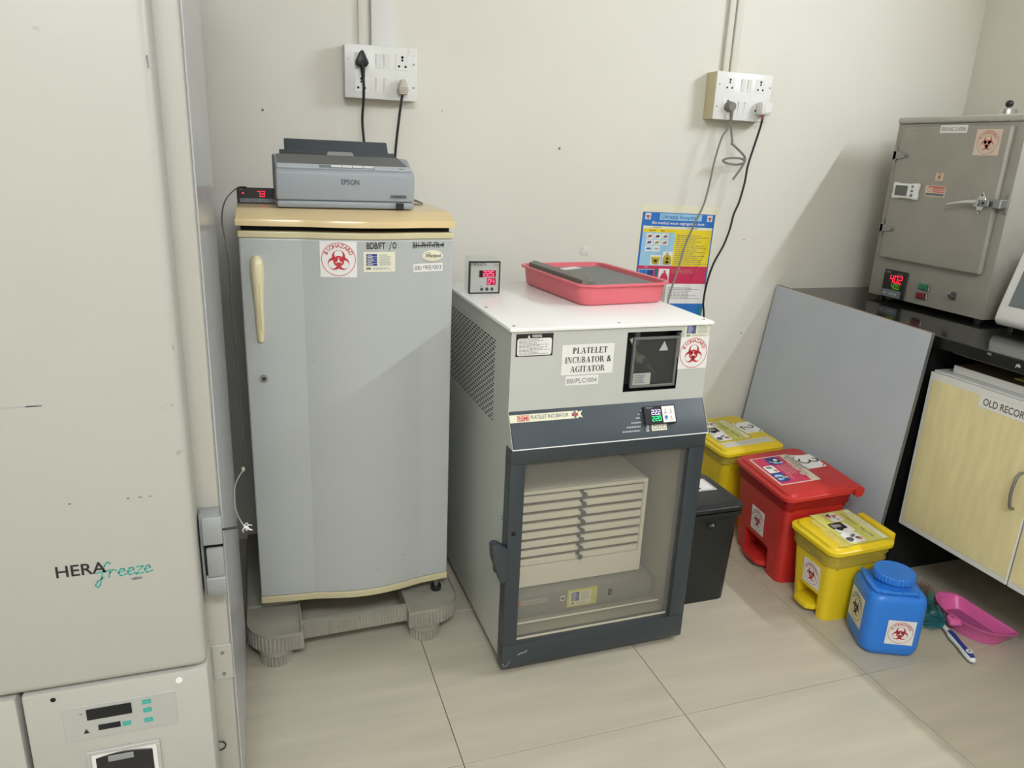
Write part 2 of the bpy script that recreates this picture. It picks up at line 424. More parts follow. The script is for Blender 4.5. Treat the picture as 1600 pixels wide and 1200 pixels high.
def asset_label(p, w_, h_, paper='papercream'):
    p.sheet(0, 0, w_, h_, paper)
    for i in range(5):
        p.rect(w_*0.07, h_*(0.84-i*0.135), w_*0.44, h_*(0.955-i*0.135), 'navy')
        p.rect(w_*0.11, h_*(0.88-i*0.135), w_*(0.26+0.03*(i % 3)), h_*(0.915-i*0.135), 'paper', 3)
    p.lines(w_*0.52, h_*0.28, w_*0.96, h_*0.95, 6, 'inkfaint', seed=4)
    p.rect(w_*0.07, h_*0.08, w_*0.22, h_*0.2, 'inkgrey'); p.lines(w_*0.3, h_*0.06, w_*0.95, h_*0.2, 2, 'inkfaint', seed=5)

# ================================================================== ROOM
XL, XR, YF, YB, ZC = -1.25, 2.90, -1.5, 2.60, 2.95
def structure(name, g, **k): return g.build(name, None, kind='structure', **k)
floor = structure('floor', G().box((XL, YF, -0.10), (XR, YB, -0.005), 'grout'))
tx0, ty0, T = 0.401, 1.365, 0.6
tile_mesh = {}
def tile(x0, y0, x1, y1):
    g = 0.0009
    key = (round(x1-x0, 3), round(y1-y0, 3))
    if key not in tile_mesh:
        o = G().box((0, 0, -0.0049), (x1-x0-2*g, y1-y0-2*g, 0), 'tile', 0.0008, 1).build('tile', floor, world=False)
        tile_mesh[key] = o.data
    else:
        o = bpy.data.objects.new('tile', tile_mesh[key]); C.objects.link(o); o.parent = floor
    o.location = (x0+g, y0+g, 0)
xs = [XL]+[tx0+i*T for i in range(-2, 5) if XL < tx0+i*T < XR]+[XR]
ys = [YF]+[ty0+j*T for j in range(-4, 3) if YF < ty0+j*T < YB]+[YB]
for a, b in zip(xs[:-1], xs[1:]):
    for c, d in zip(ys[:-1], ys[1:]): tile(a, c, b, d)
wall_back = structure('wall_back', G().box((XL-0.1, YB, -0.1), (XR+0.1, YB+0.1, ZC), 'wall'))
wall_right = structure('wall_right', G().box((XR, YF, -0.1), (XR+0.1, YB, ZC), 'wall'))
structure('wall_left', G().box((XL-0.1, YF, -0.1), (XL, YB, ZC), 'wall'))
structure('wall_front', G().box((XL-0.1, YF-0.1, -0.1), (XR+0.1, YF, ZC), 'wall'))
structure('ceiling', G().box((XL-0.1, YF-0.1, ZC), (XR+0.1, YB+0.1, ZC+0.1), 'ceil'))
# little dents, screw holes and a filled outlet on the back wall
p = Print((0, YB, 0), (1, 0, 0), (0, 0, 1))
p.disc(1.052, 1.408, 0.0045, 'inkgrey'); p.disc(0.047, 1.480, 0.004, 'inkgrey'); p.disc(0.62, 1.51, 0.002, 'inkgrey')
p.disc(1.88, 1.09, 0.003, 'inkgrey'); p.disc(1.93, 0.70, 0.003, 'inkgrey')
p.build('wall_mark', wall_back, kind=None, flat=True)
g = G().prism([(1.160, 1.030), (1.193, 1.026), (1.196, 1.058), (1.186, 1.064), (1.163, 1.060)], YB-0.0022, YB, 'y', 'wall', 0.001)
g.cyl((1.168, YB-0.003, 1.054), (1.168, YB, 1.054), 0.003, 'inkfaint', n=8); g.cyl((1.186, YB-0.003, 1.036), (1.186, YB, 1.036), 0.003, 'inkfaint', n=8)
g.build('filled_outlet', wall_back)

# ---- lamps as fixtures (outside the frame)
t = thing('tube_light', 'white tube light batten high on the right wall', 'lamp', (XR, 0.90, 2.35))
G().box((XR-0.035, 0.25, 2.335), (XR, 1.55, 2.405), 'white', 0.006).build('batten', t)
G().cyl((XR-0.05, 0.30, 2.38), (XR-0.05, 1.50, 2.38), 0.012, 'tube', n=12).build('tube', t)
t = thing('fill_panel', 'added flat ceiling panel giving fill light behind the viewer', 'lamp', (0.05, -1.05, ZC))  # unseen fixture added to go with the fill light
G().box((-0.57, -1.37, ZC-0.035), (0.67, -0.73, ZC), 'white', 0.005).build('frame', t)
G().box((-0.55, -1.35, ZC-0.038), (0.65, -0.75, ZC-0.0352), 'tube').build('diffuser', t)

# ---- wall trunking above the socket boxes
def trunk(x0, x1, z0, depth, label, slope=0.0, m='white'):
    g = G(); a, b = x0, x1
    v = []
    g.prism([(a, YB-depth), (b, YB-depth), (b, YB), (a, YB)], z0, ZC, 'z', m, 0.004)
    o = g.build('cable_trunking'); tag(o, label, 'cable trunking')
trunk(0.384, 0.459, 1.689, 0.022, 'wide white trunking rising from the socket board over the printer')
trunk(0.345, 0.3795, 1.689, 0.012, 'narrow cream-painted strip beside the wide trunking over the printer', m='wall')
trunk(1.680, 1.706, 1.7045, 0.016, 'slim cream trunking rising from the right-hand socket board, left of two', m='wall')
trunk(1.7075, 1.735, 1.7045, 0.024, 'slim cream trunking rising from the right-hand socket board, right of two', m='wall')

# ================================================================== BLACK WORKTOP, CABINET, BOARD
t = thing('worktop', 'black granite worktop along the right wall carrying the oven', 'worktop', (2.45, 1.0, 0))
G().prism([(2.035, -0.9), (XR-0.001, -0.9), (XR-0.001, YB-0.001), (2.090, YB-0.001), (2.042, 1.60)], 0.848, 0.888, 'z', 'granite', 0.003, 1).build('slab', t)
p = Print((2.0410, 1.50, 0.848), (0, -1, 0), (0, 0, 1), dz=.0004)
p.pl([(.02, .012), (.026, .018), (.034, .016), (.037, .021), (.030, .027), (.022, .024)], 'inkfaint', 1); p.pl([(-.075, .030), (-.060, .026), (-.058, .033), (-.07, .036)], 'inkgrey', 1); p.fn = p.fn
p.build('chipped_edge', t, flat=True, kind='stuff')
G().box((2.09, 1.80, 0.0), (XR-0.006, 1.84, 0.848), 'granitematte').build('support_panel', t)  # assumed upright, black to keep the space under the worktop dark
G().box((2.09, -0.86, 0.0), (XR-0.006, -0.82, 0.848), 'granitematte').build('support_panel', t)
G().box((XR-0.02, -0.82, 0.0), (XR-0.006, 1.80, 0.848), 'granitematte').build('darkening_panel', t)  # black sheet added on the wall to deepen the shade under the worktop

t = thing('wall_cabinet', 'pale yellow two-door cabinet hung under the black worktop', 'cabinet', (2.3, 1.3, 0.218))
cx, cz0, cz1, y1, y0 = 2.075, 0.218, 0.772, 1.765, 0.925
g = G(); th = 0.018
g.box((cx, y0, cz0), (2.62, y1, cz0+th), 'carcass', 0.001, 1); g.box((cx, y0, cz1-th), (2.62, y1, cz1), 'carcass', 0.001, 1)
g.box((cx, y0, cz0+th), (2.62, y0+th, cz1-th), 'carcass', 0.001, 1); g.box((cx, y1-th, cz0+th), (2.62, y1, cz1-th), 'carcass', 0.001, 1)
g.box((2.60, y0+th, cz0+th), (2.62, y1-th, cz1-th), 'carcass'); g.build('carcass', t)
G().box((2.64, y0+0.03, 0.0), (2.875, y1-0.03, cz0+0.2), 'granitematte').box((2.62, y0+0.05, cz0), (2.66, y1-0.05, cz0+0.1), 'granitematte').build('rear_support', t)
for a, b, hy in ((1.357, y1-0.002, 1.392), (y0+0.002, 1.353, 1.318)):
    g = G()
    g.box((cx-0.017, a, cz0+0.004), (cx-0.0005, b, cz1-0.004), 'carcass', 0.002, 1)
    o = g.build('door', t)
    fr = 0.013
    G().box((cx-0.0185, a+(0.003 if b > 1.5 else 0.003), cz0+0.024), (cx-0.0168, b-(0.014 if b > 1.5 else 0.003), cz1-0.026), 'lam', 0.0008, 1).build('laminate_panel', o)
    hp = [(cx-0.018, hy, 0.570), (cx-0.034, hy, 0.563), (cx-0.042, hy, 0.535), (cx-0.044, hy, 0.513), (cx-0.042, hy, 0.491), (cx-0.034, hy, 0.463), (cx-0.018, hy, 0.456)]
    G().tube(hp, 0.0045, 'steel', 8, 4).build('handle', o)
    if b > 1.5:
        p = Print((cx-0.0187, 1.575, 0.712), (0, -1, 0), (0, 0, 1), dz=0.0004)
        p.sheet(0, 0, 0.205, 0.040, 'paper'); p.text('OLD RECORDS', 0.015, 0.0095, 0.021, 'printdark', 2, 0.160, 0.014, 'l')
        p.build('door_label', o, label='white printed paper label', flat=True)
b = thing('spare_board', 'white-edged brown board lying on top of the cabinet', 'board', (2.38, 1.3, 0.772))
G().box((2.113, 0.95, 0.7725), (2.60, 1.728, 0.796), 'brownply', 0.001, 1).build('panel', b)
G().box((2.1105, 0.95, 0.7725), (2.1129, 1.728, 0.7965), 'white', 0.0005, 1).build('edge_band', b)
o = G().box((2.16, 1.05, 0.7966), (2.50, 1.56, 0.800), 'lab_yel', 0.001, 1).build('folder'); tag(o, 'thin yellow-green folder in the gap between cabinet and worktop', 'folder')

# leaning grey board (slightly warped)
bl = thing('leaning_board', 'large grey laminated board leaning against the worktop edge', 'board', (1.97, 2.15, 0))
TL, TR, BR, BL = Vector((2.080, 2.590, 0.905)), Vector((2.0345, 1.757, 0.896)), Vector((1.978, 1.762, 0.0)), Vector((1.935, 2.555, 0.0))
def bq(u, v): return (BL*(1-u)+BR*u)*(1-v)+(TL*(1-u)+TR*u)*v
NU, NV = 8, 8; g = G(); th = Vector((-0.013, 0, 0.0003))
vv = [bq(i/NU, j/NV) for j in range(NV+1) for i in range(NU+1)]
fv = [q+th for q in vv]; n = len(vv)
idx = lambda i, j: j*(NU+1)+i
g.add(vv+fv, [(idx(i, j), idx(i+1, j), idx(i+1, j+1), idx(i, j+1)) for i in range(NU) for j in range(NV)], 'boardedge')
rim = [idx(i, 0) for i in range(NU)]+[idx(NU, j) for j in range(NV)]+[idx(i, NV) for i in range(NU, 0, -1)]+[idx(0, j) for j in range(NV, 0, -1)]
b0 = 0; k = g.mi('boardedge')
kg = g.mi('printdark')
for a, c in zip(rim, rim[1:]+rim[:1]):
    top = a >= NV*(NU+1) and c >= NV*(NU+1)
    g.f.append([a, c, n+c, n+a]); g.m.append(k if top else kg)
g.add(fv, [(idx(i, j), idx(i+1, j), idx(i+1, j+1), idx(i, j+1)) for i in range(NU) for j in range(NV)], 'boardedge')
g.build('board_core', bl)
f2 = [q+th*1.04 for q in vv]; g = G(); g.add(f2, [(idx(i, j), idx(i+1, j), idx(i+1, j+1), idx(i, j+1)) for i in range(NU) for j in range(NV)], 'board'); g.build('laminate_face', bl, flat=True)

# ================================================================== DEEP FREEZER (left)
t = thing('upright_freezer', 'tall off-white ultra-cold freezer filling the left side', 'freezer', (-0.53, 1.5, 0))
FX0, FX1 = -0.98, -0.081
G().box((FX0, 1.285, 0.10), (FX1-0.0035, 1.86, 1.96), 'frzbody', 0.006).build('body', t)
G().box((FX1-0.0034, 1.300, 0.10), (FX1, 1.857, 1.955), 'frzside', 0.001, 1).build('side_panel', t)
for xx, yy in ((-0.9, 1.36), (-0.16, 1.36), (-0.9, 1.78), (-0.16, 1.78)): G().cyl((xx, yy, 0), (xx, yy, 0.10), 0.03, 'black', n=16).build('castor', t)
G().box((FX0, 1.20, 0.508), (-0.119, 1.283, 1.93), 'frz', 0.014, 3).build('door', t)
G().box((FX0+0.01, 1.2835, 0.52), (-0.128, 1.2848, 1.92), 'greyplastic').build('door_gasket', t)
cb = G().box((-0.4035, 1.203, 0.10), (-0.119, 1.284, 0.503), 'frz', 0.006).build('control_cover', t)
G().box((FX0, 1.203, 0.10), (-0.4105, 1.284, 0.500), 'frz', 0.006).build('compressor_cover', t)
G().box((FX0+.05, 1.8605, 0.12), (-0.122, 2.54, 1.93), 'darkgrey', 0.006).build('rear_box', t)  # added box behind the freezer, blocks light so the gap stays dark
# logo on the door
p = Print((0, 1.2, 0), (1, 0, 0), (0, 0, 1))
p.text('HERA', -0.325, 0.7150, 0.0195, 'ink', 1, 0.071, 0.012, 'l')
def fz(x, y): return (-0.2685+x*0.047, 0.7045+y*0.028)
for st in ([(.45, .9), (.36, 1.0), (.26, .8), (.14, .1), (.06, -.42), (-.02, -.55), (-.09, -.4), (.0, -.15), (.2, .05)], [(.0, .38), (.36, .48)],
           [(.42, .5), (.36, .02)], [(.39, .28), (.5, .48), (.6, .42)], [(.66, .24), (.86, .34), (.84, .48), (.74, .47), (.65, .25), (.72, .03), (.92, .12)],
           [(.96, .24), (1.14, .34), (1.12, .48), (1.02, .47), (.94, .25), (1.0, .03), (1.18, .12)], [(1.24, .5), (1.44, .5), (1.2, .04), (1.42, .06)],
           [(1.48, .26), (1.66, .36), (1.64, .5), (1.55, .49), (1.47, .27), (1.53, .05), (1.72, .14)]):
    p.stroke([fz(x, y) for x, y in st], 0.0021, 'teal', 1)
p.build('door_lettering', t, label='black and teal lettering', flat=True)
p = Print((0, 1.2, 0), (1, 0, 0), (0, 0, 1)); rg = random.Random(3)
p.stroke([(-0.40, 1.001), (-0.315, 1.0015)], 0.0009, 'inkfaint', 1); p.rect(-0.33, 1.0005, -0.309, 1.0025, 'inkgrey', 1)
for x, w_, m in ((-.294, .004, 'inkgrey'), (-.245, .008, 'inkfaint'), (-.213, .004, 'inkgrey'), (-.196, .005, 'inkgrey'), (-.181, .004, 'inkgrey'), (-.34, .008, 'inkfaint'), (-.37, .005, 'inkfaint')):
    p.rect(x, 0.8395+rg.uniform(-.001, .001), x+w_, 0.8415, m, 1)
p.pl([(-.222, .6975), (-.212, .700), (-.203, .6985), (-.205, .6955), (-.216, .6945)], 'inkgrey', 1)
for _ in range(14):
    x, z = rg.uniform(-.36, -.14), rg.uniform(.54, .86); p.disc(x, z, rg.uniform(.0006, .0016), 'inkfaint', 1, 7)
p.pl([(-.1255, 1.49), (-.123, 1.492), (-.1225, 1.476), (-.124, 1.474)], 'inkgrey', 1); p.pl([(-.1265, 1.085), (-.1255, 1.087), (-.125, 1.074)], 'inkgrey', 1)
p.build('scuff_marks', t, flat=True, kind='stuff')
# control panel
cp_ = G().box((-0.349, 1.2015, 0.3985), (-0.174, 1.203, 0.467), 'greylight', 0.0006, 1).build('control_panel', cb)
p = Print((-0.349, 1.2012, 0.3985), (1, 0, 0), (0, 0, 1))
p.rect(.036, .0385, .105, .0605, 'slot', 1); p.rect(.051, .0150, .085, .0262, 'slot', 1); p.rect(.026, .052, .030, .0545, 'inkgrey', 1)
p.pl([(.028, .013), (.037, .013), (.0325, .022)], 'ink', 1)
for x, z in ((.088, .015), (.122, .052), (.122, .035), (.122, .0145)):
    p.rect(x, z, x+.0135, z+.0088, 'teal', 1); p.rect(x+.004, z+.0039, x+.0095, z+.0047, 'inkfaint', 2)
p.build('control_panel_print', cb, flat=True)
G().cyl((-0.358, 1.2025, 0.488), (-0.358, 1.204, 0.488), 0.0042, 'blackhole', n=16).build('key_hole', cb)
G().cyl((-0.166, 1.2005, 0.4865), (-0.166, 1.2035, 0.4865), 0.0055, 'white', n=16).build('blanking_plug', cb)
# chart window under the panel
g = G(); W0, W1, H0, H1 = -0.322, -0.207, 0.255, 0.372
for a, b in (((W0, H1-.006), (W1, H1)), ((W0, H0), (W1, H0+.006)), ((W0, H0+.006), (W0+.006, H1-.006)), ((W1-.006, H0+.006), (W1, H1-.006))):
    g.box((a[0], 1.198, a[1]), (b[0], 1.2028, b[1]), 'greylight', 0.0006, 1)
wf = g.build('chart_window_frame', cb)
G().box((W0+.006, 1.2015, H0+.006), (W1-.006, 1.2028, H1-.006), 'paper').build('chart_paper', wf)
g = G(); arch = [(W0+.013, H0+.01)]+[(W0+.013+.089*i/8, H1-.016+.006*sin(PI*i/8)) for i in range(9)]+[(W1-.013, H0+.01)]
g.prism(arch, 1.1995, 1.2014, 'y', 'black', 0.0006, 1)
g.box((-.290, 1.1985, H1-.026), (-.250, 1.1998, H1-.014), 'greyplastic', .0005, 1); g.build('chart_recorder', wf)
# latch on the body edge
lt = G().box((-0.1175, 1.2500, 0.617), (-0.0835, 1.2849, 0.772), 'greyplastic', 0.003).build('latch', t)
G().prism([(1.236, 0.722), (1.2498, 0.716), (1.2498, 0.771), (1.244, 0.770), (1.238, 0.752)], -0.112, -0.080, 'x', 'greyplastic', 0.002).build('latch_cap', lt)
G().prism([(1.2498, 0.617), (1.2498, 0.660), (1.241, 0.652), (1.239, 0.634), (1.243, 0.617)], -0.112, -0.080, 'x', 'greyplastic', 0.002).build('latch_cap', lt)
G().box((-0.1125, 1.2475, 0.655), (-0.0805, 1.2502, 0.720), 'blackhole').build('latch_recess', lt)
G().box((-0.1085, 1.240, 0.656), (-0.0800, 1.2474, 0.713), 'greyplastic', 0.003).build('latch_lever', lt)
G().cyl((-0.0835, 1.262, 0.736), (-0.047, 1.262, 0.737), 0.0022, 'black', n=8).build('lock_pin', lt)
g = G().box((-0.117, 1.2828, 0.412), (-0.083, 1.2849, 0.487), 'frzbody', 0.0008, 1)
for z in (0.470, 0.424): g.cyl((-0.099, 1.2815, z), (-0.099, 1.2828, z), 0.0035, 'steel', n=12)
g.build('hinge_plate', t)
g = G(); g.tube([(-0.118+.011*cos(a), 1.281-.002*sin(a), 0.262+.012*sin(a)) for a in [math.radians(d) for d in range(-100, 101, 20)]], 0.0014, 'black', 6, 2); g.build('grommet_ring', t)

# ================================================================== FRIDGE ON ITS STAND
def fy(x):
    u = (x+0.04)/0.545; u = min(1, max(0, u))
    y = 1.958-0.018*4*u*(1-u)
    if 0.28 < u < 0.84: y -= 0.019*sin(PI*(u-0.28)/0.56)
    return y
t = thing('refrigerator', 'grey single-door refrigerator with cream top and long cream handle', 'refrigerator', (0.235, 2.2, 0.09))
RX0, RX1 = -0.037, 0.503
def front_poly(x0, x1, yb, off=0.0, n=40):
    xs_ = [x0+(x1-x0)*i/n for i in range(n+1)]
    return [(x, fy(x)+off) for x in xs_]+[(x1, yb), (x0, yb)]
G().box((RX0+.006, 2.002, 0.135), (RX1-.006, 2.50, 1.189), 'fridge', 0.006).build('body', t)
g = G().box((RX0+.012, 1.988, 0.15), (RX1-.012, 2.002, 1.187), 'black'); g.build('door_gasket', t)
door = G().prism(front_poly(RX0, RX1, 1.988), 0.151, 1.160, 'z', 'fridge', 0.004, 2).build('door', t, angle=9)
G().prism(front_poly(RX0-.002, RX1+.001, 1.988, -.001), 1.1602, 1.1765, 'z', 'cream2', 0.003, 2).build('door_top_trim', door, angle=20)
G().prism(front_poly(RX0-.001, RX1+.001, 1.988, -.001), 0.130, 0.1508, 'z', 'cream2', 0.003, 2).build('door_bottom_trim', door, angle=20)
pts = front_poly(-.042, .507, 2.5, -.004); cxm = 0.2325
rings = []
for z, df, ds in ((1.1895, 0, 1), (1.2005, 0, 1), (1.2055, .002, .998), (1.2085, .008, .994), (1.2200, .040, .990), (1.2265, .062, .985), (1.2275, .070, .980)):
    rings.append([(cxm+(x-cxm)*ds, y+df if i <= 40 else y-.3*(1-ds), z) for i, (x, y) in enumerate(pts)])
G().loft(rings, 'cream').build('top_cap', t, angle=28)
G().box((-.03, 1.975, 1.1767), (.495, 2.05, 1.1893), 'slot').build('top_recess', t)
# handle, lock
g = G(); hx = 0.002
pr_ = [(0.915-.018, .0045, .004), (0.90, .0085, .011), (0.93, .0105, .016), (0.99, .012, .018), (1.06, .0165, .022), (1.09, .0175, .024), (1.108, .0145, .02), (1.117, .006, .012)]
rings = []
for z, hw, d in pr_:
    y = fy(hx)
    rings.append([(hx+hw*cos(a)*1.0, y-d*max(0, sin(a))-0.0002, z) for a in [PI*i/10 for i in range(11)]]+[(hx-hw, y+.001, z), (hx+hw, y+.001, z)])
h = g.loft(rings, 'creamhandle').build('handle', door, angle=50)
G().box((hx+.003, fy(hx)-.0215, 0.93), (hx+.0045, fy(hx)-.008, 1.055), 'cream2').build('handle_groove', h)
G().cyl((0.004, fy(.004)+.001, 0.801), (0.004, fy(.004)-.006, 0.801), 0.0095, 'steel', n=20).cyl((0.004, fy(.004)-.0055, 0.801), (0.004, fy(.004)-.0065, 0.801), 0.005, 'black', n=14).build('door_lock', door)
# prints that follow the curved door
def ffn(x0, z0, rot=0.0):
    c, s = cos(rot), sin(rot)
    def fn(x, y, k):
        X_ = x0+x*c-y*s; Z_ = z0+x*s+y*c
        return (X_, fy(X_)-0.0006*k-0.0002, Z_)
    return fn
bio_sticker(door, 'biohazard_sticker', None, None, None, 0.090, 0.090, 0.042, fn=ffn(0.1535, 1.066), nx=6, label='white square sticker with red symbol')
p = Print(fn=ffn(0.262, 1.082)); p.sheet(-.002, -.003, .080, .048, 'papercream', 5); asset_label(p, .074, .045); p.build('asset_label', door, flat=True)
p = Print(fn=ffn(0.392, 1.0745, 0.02)); p.sheet(0, 0, .082, .0215, 'paper', 5); p.text('BB/FRE/003', .041, .005, .0115, 'inkgrey', 2, .074); p.build('code_label', door, flat=True)
g = G(); bx, bz = 0.445, 1.1165
rings = [[(bx+a_*cos(q), fy(bx+a_*cos(q))-d, bz+b_*sin(q)) for q in [2*PI*i/28 for i in range(28)]] for a_, b_, d in ((.0285, .0145, 0.0), (.0285, .0145, .002), (.024, .011, .0032))]
bdg = g.loft(rings, 'papercream').build('oval_badge', door)
p = Print(fn=lambda x, y, k: (0.445+x, fy(.445+x)-.0036-.0003*k, 1.1165+y)); p.text('Whirlpool', 0.001, -.0035, .009, 'ink', 1, .042, .012, shear=.15)
p.ring(-.013, .004, .0048, .0056, 'inkgrey', 1, 20, 160, 8, 1.6); p.build('badge_lettering', bdg, flat=True)
p = Print(fn=ffn(0.2685, 1.138)); p.text('BDB/FT', 0, 0, .0155, 'ink', 1, .048, .018, 'l'); p.stroke([(.050, .004), (.054, .0155)], .0010, 'inkgrey', 1); p.stroke([(.058, -.003), (.064, .017)], .0016, 'ink', 1)
p.ring(.072, .0078, .0055, .0085, 'ink', 1, sx=.62, n=18); p.ring(.083, .007, .0055, .007, 'inkfaint', 1, sx=.62, n=18)
p.build('marker_code', door, flat=True)
p = Print(fn=ffn(0.3905, 1.1375)); p.text('BH-PHT-FR-4', 0, 0, .0145, 'ink', 1, .086, .010, 'l'); p.stroke([(.001, .006), (.086, .0085)], .0022, 'ink', 1); p.build('crossed_out_code', door, flat=True)
p = Print(fn=ffn(0, 0)); rg = random.Random(9)
for _ in range(18): p.disc(rg.uniform(.0, .49), rg.uniform(.2, .85), rg.uniform(.0006, .0014), 'inkgrey' if rg.random() < .4 else 'inkfaint', 1, 7)
p.rect(.287, .209, .2885, .216, 'inkgrey', 1); p.disc(.365, .243, .002, 'inkgrey', 1, 8)
p.build('scuff_marks', door, flat=True, kind='stuff')
for xx, yy in ((0.008, 2.06), (0.472, 1.968), (0.008, 2.43), (0.455, 2.43)):
    G().cyl((xx, yy, 0.0905), (xx, yy, 0.105), 0.016, 'black', n=14).cyl((xx, yy, .105), (xx, yy, .135), .008, 'steel', n=10).build('foot', t)

# stand
t = thing('refrigerator_stand', 'dusty grey ribbed plastic stand with round feet under the refrigerator', 'stand', (0.22, 2.15, 0))
def flute(path, amp=0.0014, step=0.0045):
    out = []; n = len(path); k = 0
    for i in range(n):
        a, b, fl = Vector(path[i][:2]), Vector(path[(i+1) % n][:2]), path[i][2]
        if not fl: out.append(tuple(a)); continue
        d = b-a; m_ = max(1, int(d.length/step)); nn = Vector((d.y, -d.x)).normalized()
        for j in range(m_): out.append(tuple(a+d*(j/m_)+nn*(amp if (k % 2) else -amp))); k += 1
    return out
def pod(xa, xb, ya, yb, left):
    r = 0.085; pts = []
    if left:
        for i in range(13): a = PI+0.5*PI*i/12; pts.append((xa+r+r*cos(a), ya+r+r*sin(a), True))
        pts += [(xb, ya, True), (xb, ya+.028, False), (xb, yb, False), (xa, yb, False)]
    else:
        pts += [(xa, yb, False), (xa, ya+.028, False), (xa, ya, True)]
        for i in range(13): a = 1.5*PI+0.5*PI*i/12; pts.append((xb-r+r*cos(a), ya+r+r*sin(a), True))
        pts += [(xb, yb, False)]
    return pts
for xa, xb, lf, ya in ((-.079, .068, True, 1.838), (.366, .524, False, 1.852)):
    pp = pod(xa, xb, ya, ya+.17, lf)
    o = G().prism(flute(pp), 0.047, 0.0895, 'z', 'stand').build('corner_pod', t, angle=20)
    inner = [(p_[0], p_[1]) for p_ in pp]; cc = (sum(q[0] for q in inner)/len(inner), sum(q[1] for q in inner)/len(inner))
    g = G(); sc = lambda s: [(cc[0]+(q[0]-cc[0])*s, cc[1]+(q[1]-cc[1])*s) for q in inner]
    g.loft([at_z(sc(1.0), .0897), at_z(sc(1.0), .099), at_z(sc(.955), .099), at_z(sc(.955), .0897)], 'stand', False, False); g.build('pod_rim', o)
    fx = -.004 if lf else .418; fyy = 1.880 if lf else 1.886
    f = G().prism([(fx+(.043+(.0015 if i % 2 else -.0015))*cos(2*PI*i/56), fyy+(.043+(.0015 if i % 2 else -.0015))*sin(2*PI*i/56)) for i in range(56)], 0, 0.034, 'z', 'stand').build('foot', t, angle=20)
    G().cyl((fx, fyy, .0342), (fx, fyy, .0468), .047, 'stand', n=32).build('foot_collar', f)
    f = G().prism([(fx+.043*cos(2*PI*i/40), 2.42+.043*sin(2*PI*i/40)) for i in range(40)], 0, 0.0468, 'z', 'stand').build('foot', t)
bar = [(.0685, 1.874, True), (.3655, 1.883, False), (.3655, 1.905, False), (.0685, 1.897, False)]
G().prism(flute(bar), 0.052, 0.097, 'z', 'stand').build('front_rail', t, angle=20)
for xa, xb in ((-.079, .03), (.43, .524)): G().box((xa, 2.03, .0475), (xb, 2.46, .0895), 'stand', .003).build('side_rail', t)
G().box((.03, 2.40, .05), (.43, 2.46, .0895), 'stand', .003).build('rear_rail', t)
# dark compressor tray behind, low
# ================================================================== ON THE FRIDGE
t = thing('dot_matrix_printer', 'grey dot matrix printer standing on the refrigerator', 'printer', (0.235, 2.13, 1.2277))
PZ = 1.2277; PX0, PX1 = 0.0585, 0.4085
prof = [(2.012, PZ), (2.008, PZ+.020), (2.010, PZ+.092), (2.020, PZ+.098), (2.050, PZ+.108), (2.10, PZ+.126), (2.25, PZ+.128), (2.27, PZ)]
bodyp = [(2.010, PZ+.0205), (2.008, PZ+.090), (2.016, PZ+.0975), (2.050, PZ+.108), (2.105, PZ+.128), (2.255, PZ+.128), (2.268, PZ+.0205)]
body = G().prism(bodyp, PX0, PX1, 'x', 'printer', 0.009, 3).build('upper_case', t)
G().prism([(2.012, PZ+.002), (2.009, PZ+.0198), (2.268, PZ+.0198), (2.264, PZ+.002)], PX0+.0005, PX1-.0005, 'x', 'printer', 0.006, 2).build('lower_case', t)
for xx in (.09, .38):
    for yy in (2.04, 2.24): G().cyl((xx, yy, PZ), (xx, yy, PZ+.0025), .008, 'black', n=12).build('rubber_foot', t)
# pale top band and dark cover lie on the slope
sl = Vector((0, 2.105-2.016, .128-.0975)).normalized(); nrm = Vector((0, -sl.z, sl.y))
def slope(d, up): q = Vector((0, 2.016, PZ+.0975))+sl*d+nrm*up; return q.y, q.z
g = G()
a, b, c, d = slope(.002, .0002), slope(.032, .0002), slope(.032, .0022), slope(.002, .0022)
g.prism([a, b, c, d], PX0+.004, PX1-.004, 'x', 'printer2', 0.001, 1); g.build('top_band', body)
g = G(); y0_, z0_ = slope(.033, .0004); y1_, z1_ = slope(.092, .0015)
vs_ = [(PX0+.008, y0_, z0_), (PX1-.012, y0_, z0_), (PX1-.028, y1_, z1_), (PX0+.008, y1_, z1_)]
up = nrm*.003
g.solid(vs_+[tuple(Vector(q)+up) for q in vs_], [(0, 1, 2, 3), (4, 5, 6, 7), (0, 1, 5, 4), (1, 2, 6, 5), (2, 3, 7, 6), (3, 0, 4, 7)], 'printdark', .001, 1); cov = g.build('dark_cover', body)
g = G().prism([(2.122, PZ+.1285), (2.150, PZ+.1285), (2.172, PZ+.168), (2.162, PZ+.170)], PX0+.030, PX0+.302, 'x', 'printguide', .002); g.build('paper_guide', t)
G().prism([(2.112, PZ+.1285), (2.135, PZ+.1285), (2.142, PZ+.141), (2.134, PZ+.142)], PX0+.016, PX0+.318, 'x', 'printguide', .0015).build('paper_guide_base', t)
y0_, z0_ = slope(.085, .003)
G().prism([(PX0+.134, z0_), (PX0+.208, z0_), (PX0+.200, z0_+.013), (PX0+.137, z0_+.013)], y0_+.006, y0_+.010, 'y', 'greyplastic', .0008, 1).build('cover_tab', cov)
bp_ = lambda d, up_: slope(d, up_)
g = G(); q = [bp_(.006, .0023), bp_(.022, .0023), bp_(.022, .0035), bp_(.006, .0035)]
pan = G().prism(q, PX0+.108, PX0+.248, 'x', 'devgrey', .0004, 1).build('button_panel', t)
for i in range(4):
    q = [bp_(.0075, .0036), bp_(.0205, .0036), bp_(.0205, .0058), bp_(.0075, .0058)]
    G().prism(q, PX0+.138+i*.0272, PX0+.1635+i*.0272, 'x', 'white', .0006, 1).build('button', pan)
p = Print((0, 2.0085, PZ), (1, 0, 0), (0, 0, 1)); p.text('EPSON', PX0+.183, .0625, .0125, 'printguide', 1, .0455, .012)
